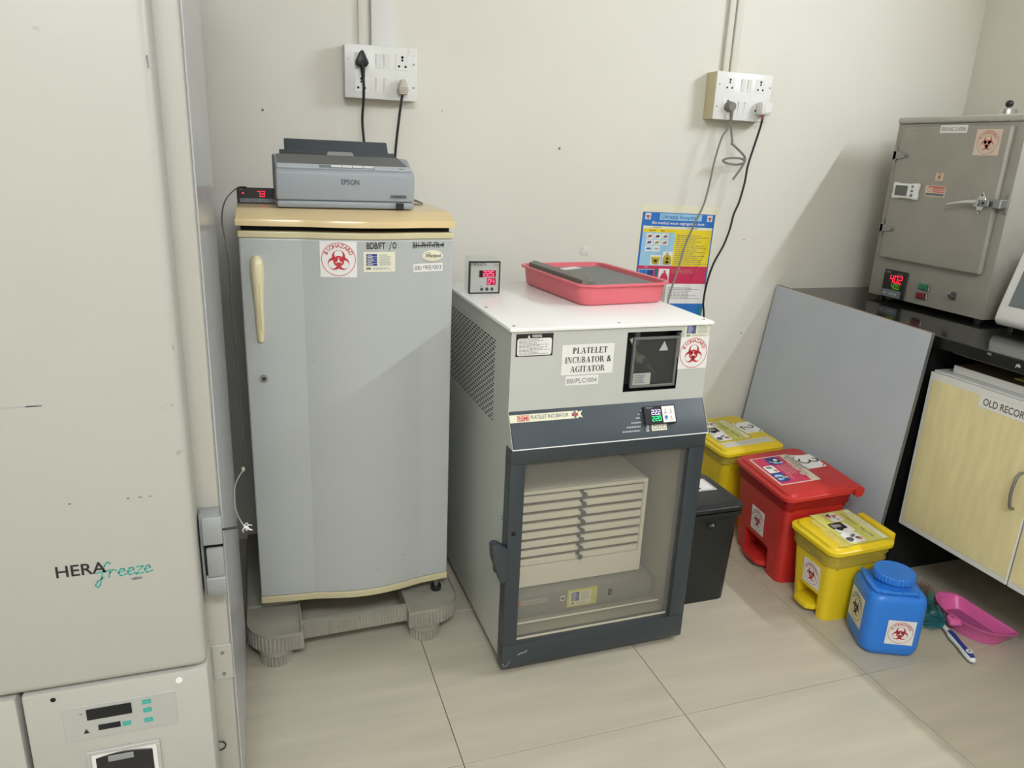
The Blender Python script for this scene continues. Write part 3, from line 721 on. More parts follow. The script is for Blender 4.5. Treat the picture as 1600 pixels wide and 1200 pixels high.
p.rect(PX0+.286, .031, PX0+.328, .0385, 'printdark', 1); p.text('LQ-310', PX0+.307, .0328, .0042, 'ink', 2)
p.fn = lambda x, y, k: (x, 2.0095-.0017*max(0, min(1, (0.09-y)/.07))-.0007*k+.0005, PZ+y)
p.build('front_lettering', t, flat=True)
p = Print((0, slope(.014, .0024)[0], slope(.014, .0024)[1]), (1, 0, 0), tuple(sl)); p.rect(PX0+.312, -.003, PX0+.324, .002, 'inkgrey', 1); p.build('model_mark', t, flat=True)
G().box((PX0+.3005, 2.0055, PZ+.0022), (PX0+.3205, 2.0100, PZ+.0185), 'black', .001, 1).build('power_switch', t)

t = thing('temperature_display', 'black digital panel reading 7.3 at the left end of the refrigerator top', 'temperature controller', (0.015, 2.2, 1.2277))
DX0, DX1, DZ = -.037, .0570, 1.2277
o = G().box((DX0, 2.150, DZ), (DX1, 2.162, DZ+.0405), 'black', .0012, 1).box((DX0+.006, 2.162, DZ+.002), (DX1-.004, 2.225, DZ+.037), 'black', .002, 1).build('case', t)
G().box((DX0+.007, 2.1488, DZ+.0025), (DX1-.001, 2.150, DZ+.0135), 'devgrey', .0003, 1).build('key_strip', t)
p = Print((DX0, 2.1495, DZ), (1, 0, 0), (0, 0, 1)); p.seg('7.3', .051, .0185, .0135, 'led_red', 1); p.disc(.0155, .0268, .0024, 'led_red', 1, 12)
p.text('TEMP', .0065, .0345, .0028, 'inkfaint', 1, None, 0, 'l')
p.build('red_digits', t, flat=True)
p = Print((DX0, 2.1486, DZ), (1, 0, 0), (0, 0, 1))
for x in (.026, .058, .074): p.ring(x, .008, .0022, .0034, 'inkfaint', 1, n=14); p.disc(x, .008, .0014, 'ink', 1, 8)
p.build('key_marks', t, flat=True)
o = G().tube([(-.012, 2.158, 1.2683), (-.018, 2.142, 1.2705), (-.035, 2.08, 1.270), (-.060, 1.97, 1.248), (-.070, 1.93, 1.208), (-.065, 1.91, 1.161), (-.060, 1.90, 1.093), (-.0615, 1.90, 1.0), (-.0575, 1.90, .871), (-.0555, 1.90, .719), (-.0555, 1.90, .632), (-.0600, 1.90, .580)], .0017, 'wiregrey', 6, 5).build('sensor_cable')
tag(o, 'thin grey sensor wire hanging between freezer and refrigerator', 'cable')
G().sphere((-.0605, 1.90, .574), .0055, 'plugbeige', 10, 1.3).build('knot', o)
G().tube([(-.0615, 1.90, .570), (-.0770, 1.80, .578), (-.0755, 1.65, .601), (-.064, 1.5, .642), (-.049, 1.36, .688), (-.0412, 1.268, .726), (-.0410, 1.263, .734)], .0015, 'plugbeige', 6, 5).build('string', o)
g = G(); rg = random.Random(2)
for i in range(10):
    a = rg.uniform(0, 6.28); c0 = Vector((-.0415, 1.263, .7365)); q = [c0]
    for j in range(3): q.append(q[-1]+Vector((rg.uniform(-.005, .005), rg.uniform(-.003, .003), rg.uniform(-.0065, .003))))
    g.tube(q, .0007, 'white', 5, 3)
g.build('frayed_end', o, kind='stuff')
o = G().tube([(.40, 2.29, 1.231), (.425, 2.24, 1.2305), (.455, 2.20, 1.2305), (.475, 2.22, 1.2305), (.485, 2.30, 1.2305), (.487, 2.38, 1.2305), (.488, 2.44, 1.2305)], .0022, 'cablegrey', 6, 5).build('printer_cable'); tag(o, 'grey lead lying on the refrigerator top right of the printer', 'cable')

# ================================================================== PLATELET INCUBATOR
IX, IY, IR = 0.585, 1.685, 0.012
IW, ID, IH = 0.571, 0.645, 0.977
t = INC = thing('platelet_incubator', 'white and slate-grey glass-fronted platelet incubator on the floor', 'incubator', (IX, IY, 0), IR)
def B(a, b, m, r=0.0, seg=2): return G().box(a, b, m, r, seg)
# shell (local frame: x across the front, y back, z up)
SH = 0.022
g = G()
g.box((0.001, 0.012, 0.03), (SH, ID, 0.966), 'incwhite') if False else None
g.box((IW-SH, 0.0, 0.03), (IW, ID, 0.966), 'incwhite', 0.002, 1)
g.box((SH, ID-SH, 0.03), (IW-SH, ID, 0.966), 'incwhite'); g.build('shell', t, world=False)
B((SH, 0.0, 0.03), (IW-SH, ID-SH, 0.075), 'incin').build('interior_floor', t, world=False)
B((SH, 0.02, 0.655), (IW-SH, ID-SH, 0.672), 'incin').build('interior_ceiling', t, world=False)
for nm, a, b in (('interior_side', (SH, 0.012, 0.076), (SH+.012, ID-SH-.013, 0.654)), ('interior_side', (IW-SH-.012, 0.012, 0.076), (IW-SH, ID-SH-.013, 0.654)), ('interior_back', (SH, ID-SH-.012, 0.076), (IW-SH, ID-SH, 0.654))):
    B(a, b, 'incin').build(nm, t, world=False)
for z in (.10, .115): B((SH+.02, .0015 if z < .11 else .035, z-.020), (IW-SH-.02, .006 if z < .11 else .040, z-.018), 'agit').build('sill_strip', t, world=False)
# left side panel with a real field of slots
LY0, LY1, LZ0, LZ1 = 0.122, 0.585, 0.688, 0.917
g = G()
g.box((0, 0, 0.03), (0.0012, LY0, 0.966), 'incwhite'); g.box((0, LY1, 0.03), (0.0012, ID, 0.966), 'incwhite')
g.box((0, LY0, 0.03), (0.0012, LY1, LZ0), 'incwhite'); g.box((0, LY0, LZ1), (0.0012, LY1, 0.966), 'incwhite')
g.box((0.0012, 0, 0.03), (SH-.003, 0.02, 0.966), 'incwhite')
g.build('side_panel', t, world=False)
rows = 27; dz = (LZ1-LZ0)/rows; pitch_ = 0.0300; sl_ = 0.0235; sh_ = dz*0.58
g = G()
for i in range(rows):
    z = LZ0+i*dz; g.box((0, LY0, z), (0.0012, LY1, z+dz-sh_), 'incwhite')
    y = LY0+(0 if i % 2 else -pitch_/2)
    while y < LY1:
        a, b = max(LY0, y), min(LY1, y+pitch_-sl_)
        if b > a: g.box((0, a, z+dz-sh_), (0.0012, b, z+dz), 'incwhite')
        y += pitch_
g.build('vent_grille', t, world=False, kind='stuff')
B((0.006, LY0-.02, LZ0-.02), (0.010, LY1+.02, LZ1+.02), 'slot').build('vent_backing', t, world=False)
# front upper panel with a rectangular opening for the recorder
OX0, OX1, OZ0, OZ1 = 0.320, 0.482, 0.791, 0.954
for nm, a, b in (('front_panel', (0.0, -.0002, 0.757), (OX0, 0.0014, 0.966)), ('front_panel', (OX1, -.0002, 0.757), (IW, 0.0014, 0.966)),
                 ('front_panel', (OX0, -.0002, 0.757), (OX1, 0.0014, OZ0)), ('front_panel', (OX0, -.0002, OZ1), (OX1, 0.0014, 0.966))): pass
g = G()
for a, b in (((0.0, -.0002, 0.757), (OX0, 0.0014, 0.9665)), ((OX1, -.0002, 0.757), (IW, 0.0014, 0.9665)), ((OX0, -.0002, 0.757), (OX1, 0.0014, OZ0)), ((OX0, -.0002, OZ1), (OX1, 0.0014, 0.9665))): g.box(a, b, 'incwhite')
g.build('front_panel', t, world=False)
g = G()
g.box((OX0-.004, .0016, OZ0-.004), (OX0, .07, OZ1+.004), 'black'); g.box((OX1, .0016, OZ0-.004), (OX1+.004, .07, OZ1+.004), 'black')
g.box((OX0, .0016, OZ0-.004), (OX1, .07, OZ0), 'black'); g.box((OX0, .0016, OZ1), (OX1, .07, OZ1+.004), 'black'); g.box((OX0, .066, OZ0), (OX1, .07, OZ1), 'recin')
rec = g.build('recorder_recess', t, world=False)
g = G()     # pen arm, hub and motor of the chart recorder
g.tube([(OX0+.036, .045, OZ1-.028), (OX0+.046, .042, OZ1-.05), (OX0+.054, .04, OZ1-.075), (OX0+.058, .04, OZ1-.096)], .0036, 'agit', 8, 3, taper=lambda u: 1.5-.9*u)
g.cyl((OX0+.069, .06, OZ1-.085), (OX0+.069, .036, OZ1-.085), .0125, 'agit', n=18); g.cyl((OX0+.074, .036, OZ1-.088), (OX0+.074, .028, OZ1-.088), .005, 'steel', n=12)
g.box((OX0+.055, .056, OZ1-.05), (OX0+.070, .066, OZ1-.006), 'greylight', .001, 1)
g.tube([(OX0+.094, .05, OZ1-.105), (OX0+.108, .046, OZ1-.118), (OX0+.122, .044, OZ1-.132)], .006, 'greylight', 8, 3, taper=lambda u: 1.2-.8*u); g.build('pen_arm', rec, world=False)
# smoky hinged cover standing slightly proud, open a crack on the left
CX0, CX1, CZ0, CZ1 = 0.338, 0.4735, 0.802, 0.940
g = G()
for a, b in (((CX0, CZ0), (CX1, CZ0+.007)), ((CX0, CZ1-.007), (CX1, CZ1)), ((CX0, CZ0+.007), (CX0+.007, CZ1-.007)), ((CX1-.007, CZ0+.007), (CX1, CZ1-.007))): g.box((a[0], -.006, a[1]), (b[0], .004, b[1]), 'recframe', .0012, 1)
fr = g.build('recorder_cover_frame', rec, world=False)
B((CX0+.007, -.003, CZ0+.007), (CX1-.007, -.001, CZ1-.007), 'smoky').build('recorder_cover_pane', fr, world=False)
B((OX1-.008, -.004, OZ1-.075), (OX1-.002, .010, OZ1-.006), 'recframe', .001, 1).build('cover_hinge', fr, world=False)
p = Print((CX0, -.0032, CZ0), (1, 0, 0), (0, 0, 1)); p.sheet(.008, .008, .060, .040, 'greylight'); p.lines(.012, .012, .056, .037, 5, 'inkgrey', seed=8)
p.build('recorder_label', fr, world=False, flat=True)
p = Print((CX0, -.0032, CZ0), (1, 0, 0), (0, 0, 1)); p.pl([(.078, .100), (.106, .100), (.092, .126)], 'inkfaint', 1); p.build('warning_triangle', fr, world=False, flat=True)
# top lid
g = G().box((-.006, -.006, 0.9672), (IW+.006, ID+.004, IH), 'inctop', .002, 2); lid = g.build('top_lid', t, world=False)
g = G()
for x, y in ((.012, .02), (IW-.012, .02), (.30, .014), (.012, .25)): g.cyl((x, y, IH), (x, y, IH+.0012), .0042, 'steel', n=12)
g.build('lid_screw', lid, world=False)
# slanting control fascia
S0, S1 = Vector((0, -.0004, .760)), Vector((0, -.047, .674))
g = G().prism([(S0.y, S0.z), (S1.y, S1.z), (.02, .674), (.02, .760)], 0.0015, IW-.0015, 'x', 'incdark', .001, 1); fas = g.build('control_fascia', t, world=False)
g = G().prism([(S1.y-.001, .6735), (S1.y-.001, .6712), (.02, .6712), (.02, .6735)], -.001, IW+.001, 'x', 'inctop'); g.build('fascia_lower_edge', t, world=False)
for xx in (-.0012, IW+.0002):
    G().prism([(S0.y-.001, S0.z+.002), (S1.y-.002, S1.z-.002), (.03, .672), (.03, .762)], xx, xx+.001, 'x', 'incwhite').build('fascia_end_plate', t, world=False)
fu = (S0-S1).normalized()
def fas_print(x0, d): return Print((x0, S1.y, S1.z), (1, 0, 0), tuple(fu), dz=.0005)
FL = (S0-S1).length
p = fas_print(0, 0)
p.sheet(.001, FL-.030, .190, FL-.010, 'papercream'); p.pl([(.190, FL-.026), (.203, FL-.030), (.197, FL-.020), (.203, FL-.010), (.190, FL-.014)], 'papercream', 1)
p.rect(.021, FL-.0275, .054, FL-.0125, 'red_ink', 2); p.rect(.0222, FL-.0263, .0528, FL-.0137, 'papercream', 3); p.text('REMI', .0375, FL-.0252, .0102, 'red_ink', 4, .027, .03)
p.text('PLATELET INCUBATOR', .058, FL-.0235, .0095, 'inkgrey', 2, .105, .012, 'l'); p.rect(.172, FL-.024, .190, FL-.016, 'red_ink', 2); p.rect(.178, FL-.0295, .184, FL-.0105, 'inkgrey', 3)
p.build('name_strip', fas, world=False, flat=True)
p = fas_print(0, 0)
rg = random.Random(12)
for i, (x, y) in enumerate(((.372, .074), (.370, .064), (.369, .054), (.360, .042), (.350, .031), (.342, .020))): p.lines(x-.002-.006*i, y-.002, .377, y+.003, 1, 'inkfaint', seed=i+30, fill=.8)
for x, y in ((.388, .030), (.386, .020)): p.ring(x, y, .0025, .0042, 'paper', 1, n=14); p.disc(x, y, .0025, 'ink', 1, 10)
p.sheet(.399, .0165, .445, .0345, 'papercream')
for x in (.404, .418, .432): p.rect(x, .0205, x+.010, .031, 'inkgrey', 2); p.rect(x+.0015, .022, x+.0085, .0295, 'papercream', 3)
p.build('fascia_print', fas, world=False, flat=True)
ctl = fas_print(0, 0)
def slab(x0, x1, d0, d1, h0, h1, m, r=.001):
    nn = Vector((0, -fu.z, fu.y)); P = lambda d, h: (S1+fu*d+nn*h)
    q = [P(d0, h0), P(d1, h0), P(d1, h1), P(d0, h1)]
    return G().prism([(v.y, v.z) for v in q], x0, x1, 'x', m, r, 1)
cc = slab(.378, .474, .033, .083, .0002, .010, 'black', .0014).build('temperature_controller', fas, world=False)
slab(.432, .470, .036, .080, .0101, .0106, 'paper', .0).build('controller_key_pad', cc, world=False)
p = Print(tuple(S1+Vector((0, -fu.z, fu.y))*.0103), (1, 0, 0), tuple(fu))
p.seg('22.2', .4000, .0595, .0120, 'led_white', 1, .0); p.seg('22.0', .4000, .0420, .0120, 'led_green', 1, .0)
p.text('TEMP', .383, .076, .0045, 'inkfaint', 1, .022, .0, 'l')
p.build('controller_digits', cc, world=False, flat=True)
p = Print(tuple(S1+Vector((0, -fu.z, fu.y))*.0107), (1, 0, 0), tuple(fu))
for x, y in ((.442, .067), (.458, .067), (.442, .049), (.458, .049)): p.rect(x-.0035, y-.0055, x+.0035, y-.004, 'inkgrey', 1); p.pl([(x-.002, y), (x+.002, y), (x, y+.004)], 'inkgrey', 1)
p.disc(.442, .050, .0045, 'p_blue', 2, 14); p.build('key_pad_print', cc, world=False, flat=True)
# stickers on the front
fo = (0, -.0003, 0)
p = Print((.012, -.0003, .903), (1, 0, 0), (0, 0, 1)); p.sheet(0, 0, .099, .058, 'ink'); p.pl(rrect(.092, .044, .006, 4, .0495, .0245), 'paper', 2)
p.text('WARNING', .055, .0487, .0068, 'paper', 2, .026, .02); p.pl([(.030, .0475), (.037, .0475), (.0335, .0555)], 'paper', 2); p.lines(.008, .005, .092, .045, 12, 'inkgrey', 3, seed=21, fill=.38)
p.build('warning_label', t, world=False, flat=True)
# serif lettering built from strokes
def serif(p, txt, x, y, h, wtot, m, k=2):
    TH, TN, SB = .17, .055, .05
    Wd = dict(P=.62, L=.62, A=.80, T=.68, E=.66, I=.36, N=.80, C=.74, U=.78, B=.68, O=.80, R=.78, G=.80, F=.62); Wd['&'] = .85; Wd[' '] = .34
    tot = sum(Wd[c] for c in txt)+.05*(len(txt)-1); sx = wtot/tot; cx_ = x
    for c in txt:
        w_ = Wd[c]
        def R_(a, b, c2, d): p.rect(cx_+a*sx, y+b*h, cx_+c2*sx, y+d*h, m, k)
        def Q(pts): p.pl([(cx_+a*sx, y+b*h) for a, b in pts], m, k)
        def ell(ex, ey, rx, ry, a0, a1, wx, wy, n=16):
            for i in range(n):
                a = math.radians(a0+(a1-a0)*i/n); b = math.radians(a0+(a1-a0)*(i+1)/n)
                Q([(ex+(rx-wx)*cos(a), ey+(ry-wy)*sin(a)), (ex+rx*cos(a), ey+ry*sin(a)), (ex+rx*cos(b), ey+ry*sin(b)), (ex+(rx-wx)*cos(b), ey+(ry-wy)*sin(b))])
        def stem(sx_, th=TH): R_(sx_, 0, sx_+th, 1); R_(sx_-.06, 0, sx_+th+.06, SB); R_(sx_-.06, 1-SB, sx_+th+.06, 1)
        if c == 'I': stem(.095)
        elif c == 'P': stem(.08); ell(.25, .74, .33, .26, -90, 90, TH, TN)
        elif c == 'B': stem(.08); ell(.25, .76, .31, .24, -90, 90, TH, TN); ell(.25, .27, .38, .27, -90, 90, TH, TN)
        elif c == 'R': stem(.08); ell(.25, .76, .33, .24, -90, 90, TH, TN); Q([(.33, .53), (.52, .50), (.78, .0), (.58, 0)])
        elif c == 'L': stem(.08); R_(.1, 0, .58, TN); Q([(.50, 0), (.60, 0), (.60, .28), (.565, .28)])
        elif c == 'E': stem(.08); R_(.1, 0, .6, TN); R_(.1, 1-TN, .58, 1); R_(.2, .49, .42, .49+TN); Q([(.53, 0), (.63, 0), (.63, .28), (.595, .28)]); Q([(.51, 1), (.60, 1), (.60, .74), (.57, .74)]); R_(.42, .38, .46, .64)
        elif c == 'F': stem(.08); R_(.1, 1-TN, .58, 1); R_(.2, .49, .42, .49+TN); Q([(.51, 1), (.60, 1), (.60, .74), (.57, .74)]); R_(.42, .38, .46, .64)
        elif c == 'T': R_(.25, 0, .43, 1); R_(.17, 0, .51, SB); R_(.02, 1-TN, .66, 1); Q([(.01, 1), (.09, 1), (.045, .74), (.01, .74)]); Q([(.67, 1), (.59, 1), (.635, .74), (.67, .74)])
        elif c == 'A': Q([(.08, 0), (.14, 0), (.42, 1), (.36, 1)]); Q([(.34, 1), (.47, 1), (.76, 0), (.56, 0)]); R_(.2, .30, .60, .30+TN); R_(0, 0, .26, SB); R_(.50, 0, .80, SB)
        elif c == 'N': R_(.10, 0, .15, 1); R_(.65, 0, .70, 1); Q([(.08, 1), (.28, 1), (.70, 0), (.58, 0)]); R_(.02, 0, .24, SB); R_(.02, 1-SB, .22, 1); R_(.56, 1-SB, .80, 1)
        elif c == 'O': ell(.40, .5, .38, .51, 0, 360, TH, TN, 28)
        elif c in 'CG':
            ell(.42, .5, .38, .51, 45, 318, TH, TN, 24); R_(.66, .68, .70, .98)
            if c == 'G': R_(.58, .05, .74, .42); R_(.50, .40, .80, .45)
        elif c == 'U': R_(.08, .3, .25, 1); R_(.62, .3, .67, 1); ell(.375, .32, .295, .33, 180, 360, .11, TN, 16); R_(.0, 1-SB, .33, 1); R_(.53, 1-SB, .76, 1)
        elif c == '&': p.text('&', cx_+w_*sx/2, y, h, m, k, w_*sx*.95, .012)
        cx_ += (w_+.05)*sx
p = Print((.138, -.0003, .848), (1, 0, 0), (0, 0, 1)); p.sheet(0, 0, .146, .080, 'paper')
serif(p, 'PLATELET', .029, .056, .0160, .098, 'ink'); serif(p, 'INCUBATOR &', .009, .0315, .0160, .131, 'ink'); serif(p, 'AGITATOR', .025, .007, .0160, .098, 'ink')
p.build('name_label', t, world=False, flat=True)
p = Print((.152, -.0003, .8195), (1, 0, 0), (0, 0, 1)); p.sheet(0, 0, .093, .025, 'paper'); p.text('BB/PLC/004', .046, .006, .0125, 'inkgrey', 2, .084); p.build('code_label', t, world=False, flat=True)
p = Print((.491, -.0003, .934), (1, 0, 0), (0, 0, 1)); asset_label(p, .076, .0335); p.build('asset_label', t, world=False, flat=True)
bio_sticker(t, 'biohazard_sticker', (.480, -.0008, .846), (1, 0, 0), (0, 0, 1), .0895, .0885, .042, world=False)
p = Print((0, -.0003, 0), (1, 0, 0), (0, 0, 1)); rg = random.Random(31)
for _ in range(14): x, z = rg.uniform(.02, .30), rg.uniform(.77, .89); p.disc(x, z, rg.uniform(.0008, .002), 'inkfaint', 1, 7, rg.uniform(.0006, .0012))
p.build('scuff_marks', t, world=False, flat=True, kind='stuff')
# door
DZ0, DZ1, DY = 0.020, 0.6705, -.047
dx0, dx1 = -.004, IW-.004
wx0, wx1, wz0, wz1 = 0.037, 0.518, 0.092, 0.632
g = G()
for a, b in (((dx0, DZ0), (dx1, wz0)), ((dx0, wz1), (dx1, DZ1)), ((dx0, wz0), (wx0, wz1)), ((wx1, wz0), (dx1, wz1))): g.box((a[0], DY, a[1]), (b[0], -.004, b[1]), 'incdark2', .0025, 2)
dr = g.build('door_frame', t, world=False)
B((wx0-.004, DY+.012, wz0-.004), (wx1+.004, DY+.016, wz1+.004), 'pane').build('glass_pane', dr, world=False)
g = G()
for a, b in (((wx0, wz0), (wx1, wz0+.003)), ((wx0, wz1-.003), (wx1, wz1)), ((wx0, wz0), (wx0+.003, wz1)), ((wx1-.003, wz0), (wx1, wz1))): g.box((a[0], DY+.016, a[1]), (b[0], DY+.022, b[1]), 'black')
g.build('pane_seal', dr, world=False)
B((wx0+.004, DY+.017, wz0+.003), (wx1-.004, DY+.021, wz0+.007), 'agit').build('pane_bead', dr, world=False)
g = G()
hp = [(-.030, .418), (-.004, .398), (-.004, .306), (-.010, .298), (-.020, .300), (-.046, .375), (-.050, .412), (-.044, .419)]
g.prism(hp, -.058, -.028, 'y', 'incdark2', .005, 2); hd = g.build('door_handle', dr, world=False)
B((-.030, -.030, .318), (.004, -.012, .392), 'incdark2', .003).build('handle_bracket', hd, world=False)
G().cyl((.012, DY-.0003, .437), (.012, DY+.001, .437), .0065, 'blackhole', n=14).build('key_hole', dr, world=False)
p = Print((0, DY-.0004, 0), (1, 0, 0), (0, 0, 1)); p.stroke([(.043, .0595), (.050, .063), (.062, .064), (.068, .068)], .0035, 'inkfaint', 1); p.stroke([(.0, .028), (.012, .030), (.02, .046)], .0012, 'inkfaint', 1); p.disc(.0, .036, .002, 'inkfaint', 1, 8); p.build('chipped_paint', dr, world=False, flat=True)
B((dx1-.036, DY+.006, .0125), (dx1-.010, -.012, .0198), 'incin', .002).build('door_wedge', dr, world=False)
for x in (.03, IW-.06):
    for y in (.05, ID-.08): B((x, y, 0), (x+.03, y+.03, .0298), 'black', .003).build('foot', t, world=False)
g = G()
for z in (.735, .712, .69, .46, .452): g.cyl((-.0008, .012, z), (.0008, .012, z), .0022, 'ink', n=8)
g.build('side_rivet', t, world=False)

# ---- agitator inside
t = thing('platelet_agitator', 'ivory eight-drawer platelet agitator behind the glass door', 'agitator', (IX, IY, 0.076), IR)
def BL_(a, b, m, r=0.0, seg=2): return G().box((a[0], a[1], a[2]-.076), (b[0], b[1], b[2]-.076), m, r, seg)
BL_((.055, .085, .076), (.530, .42, .148), 'agitbase', .003).build('base_unit', t, world=False)
ax0, ax1, ay = .075, .505, .125
BL_((ax0, ay+.012, .1535), (ax1, .46, .466), 'agit', .002, 1).build('cabinet', t, world=False)
fz0, fz1 = .222, .455
g = G()
for a, b in (((ax0, .1535), (ax1, fz0)), ((ax0, fz1), (ax1, .466)), ((ax0, fz0), (ax0+.022, fz1)), ((ax1-.012, fz0), (ax1, fz1))):
    g.box((a[0], ay, a[1]-.076), (b[0], ay+.0118, b[1]-.076), 'agit', .001, 1)
g.build('front_frame', t, world=False)
BL_((ax0+.022, ay+.010, fz0), (ax1-.012, ay+.0119, fz1), 'agitgap').build('front_recess', t, world=False)
BL_((.12, .18, .1481), (.45, .40, .1534), 'black').build('rocker', t, world=False)
n = 8; dz = (fz1-fz0)/n
for i in range(n):
    z = fz0+i*dz
    d = BL_((ax0+.026, ay+.001, z+.003), (ax1-.014, ay+.0098, z+dz-.0075), 'agit', .0015, 1).build('drawer', t, world=False)
    kx = ax0+.215
    gk = G().cyl((kx, ay+.001, z+dz*.55-.076), (kx, ay-.010, z+dz*.55-.076), .0035, 'darkgrey', n=10).cyl((kx, ay-.0101, z+dz*.55-.076), (kx, ay-.016, z+dz*.55-.076), .0075, 'darkgrey', n=14)
    gk.cyl((kx-.005, ay+.0008, z+dz*.80-.076), (kx-.005, ay-.002, z+dz*.80-.076), .006, 'darkgrey', n=12); gk.build('drawer_knob', d, world=False)
p = Print((.06, .0846, .004), (1, 0, 0), (0, 0, 1)); p.pl(rrect(.135, .016, .007, 4, .055, .048), 'greylight', 1); p.rect(-.004, .0405, .035, .0555, 'redfaint', 2); p.text('PLATELET AGITATOR', .038, .0445, .007, 'inkgrey', 2, .080, .006, 'l')
p.build('name_strip', t, world=False, flat=True)
p = Print((.2, .0844, .012), (1, 0, 0), (0, 0, 1)); p.rect(.022, .027, .036, .043, 'paper', 1); p.disc(.029, .035, .005, 'ink', 2, 14); p.build('socket_mark', t, world=False, flat=True)
p = Print((.250, .0842, .016), (1, 0, 0), (0, 0, 1)); p.sheet(-.006, -.004, .092, .055, 'lab_yel'); p2 = Print((.252, .0836, .018), (1, 0, 0), (0, 0, 1)); asset_label(p2, .070, .046); p.build('yellowed_backing', t, world=False, flat=True); p2.build('asset_label', t, world=False, flat=True)
BL_((.380, .0815, .108), (.392, .0849, .130), 'black', .001, 1).build('rocker_switch', t, world=False)

# ---- on top of the incubator
t = thing('digital_meter', 'square panel meter with red digits standing on the incubator top', 'meter', (0.665, 2.17, IH))
mx0, my, ms = .600, 2.135, .0965
g = G()
for a, b in (((0, 0), (ms, .004)), ((0, ms-.004), (ms, ms)), ((0, .004), (.004, ms-.004)), ((ms-.004, .004), (ms, ms-.004))): g.box((mx0+a[0], my, IH+a[1]), (mx0+b[0], my+.012, IH+b[1]), 'black', .0008, 1)
g.build('bezel', t)
G().box((mx0+.004, my+.0015, IH+.004), (mx0+ms-.004, my+.011, IH+ms-.004), 'greylight').build('face_plate', t)
G().box((mx0+.006, my+.0121, IH+.002), (mx0+ms-.006, my+.075, IH+ms+.008), 'clear', .002).build('rear_box', t)
p = Print((mx0, my+.0013, IH), (1, 0, 0), (0, 0, 1)); serif(p, 'FRIGON', .006, .084, .0095, .046, 'ink', 1); p.rect(.006, .0805, .092, .0815, 'inkfaint', 1); p.text('W 96Tx', .086, .0835, .004, 'ink', 1, None, 0, 'c')
p.rect(.031, .050, .083, .070, 'led_bg', 1); p.rect(.031, .050, .041, .070, 'slot', 2); p.rect(.055, .0265, .083, .0465, 'led_bg', 1)
p.seg('22.5', .0445, .053, .0140, 'led_pink', 3, .0); p.seg('04', .0585, .0295, .0140, 'led_pink', 3, .0)
for x in (.040, .056, .072): p.disc(x, .0135, .0052, 'printguide', 1, 16)
p.rect(.033, .0225, .039, .0235, 'ink', 1); p.pl([(.018, .0135), (.027, .0135), (.0225, .021)], 'inkfaint', 1)
p.build('meter_face_print', t, flat=True)

t = thing('pink_tray', 'coral pink plastic tray on the incubator top holding a grey plate', 'tray', (.994, 2.125, IH+.0014), math.radians(6))
TW, TD, TH_ = .285, .40, .062
def tr(w_, d_, z, r=.03): return at_z(rrect(w_, d_, r, 6), z)
g = G().loft([tr(TW-.012, TD-.012, 0, .03), tr(TW, TD, .006, .035), tr(TW+.012, TD+.012, TH_-.008, .04), tr(TW+.034, TD+.034, TH_-.006, .05), tr(TW+.034, TD+.034, TH_, .05), tr(TW+.008, TD+.008, TH_-.001, .04), tr(TW-.006, TD-.006, .010, .033), tr(TW-.02, TD-.02, .005, .03)], 'pink')
g.build('tray_shell', t, world=False, angle=50)
t = thing('grey_plate', 'dark grey flat plate with ribbed edge bar lying in the pink tray', 'plate', (.994, 2.125, IH+.012), math.radians(6))
vs_ = []
def q_(x, y): return .040-.0*y
g = G().box((-.112, -.176, .0385), (.130, .176, .0415), 'greysheet', .001, 1); g.build('plate', t, world=False)
g = G().box((-.106, -.165, .0), (-.098, .165, .0384), 'greysheet').box((.116, -.165, .0), (.124, .165, .0384), 'greysheet'); g.build('plate_flange', t, world=False)
g = G().prism([(-.134, .030), (-.116, .030), (-.113, .0416), (-.113, .066), (-.134, .060)], -.174, .176, 'y', 'greybar', .001, 1); rb = g.build('ribbed_bar', t, world=False)
for i in range(14):
    y = -.165+i*.0240
    G().prism([(y, .012), (y+.006, .012), (y+.018, .0295), (y+.012, .0295)], -.132, -.128, 'x', 'greybar').build('bar_tooth', rb, world=False)
G().box((-.1125, -.170, .0418), (-.088, -.140, .056), 'greybar', .001, 1).build('corner_clip', t, world=False)
o = Print((-.03, .06, .0419), (.94, .34, 0), (-.34, .94, 0)); o.sheet(-.05, .05, .10, .085, 'paper'); o.build('paper_slip', t, world=False, flat=True)

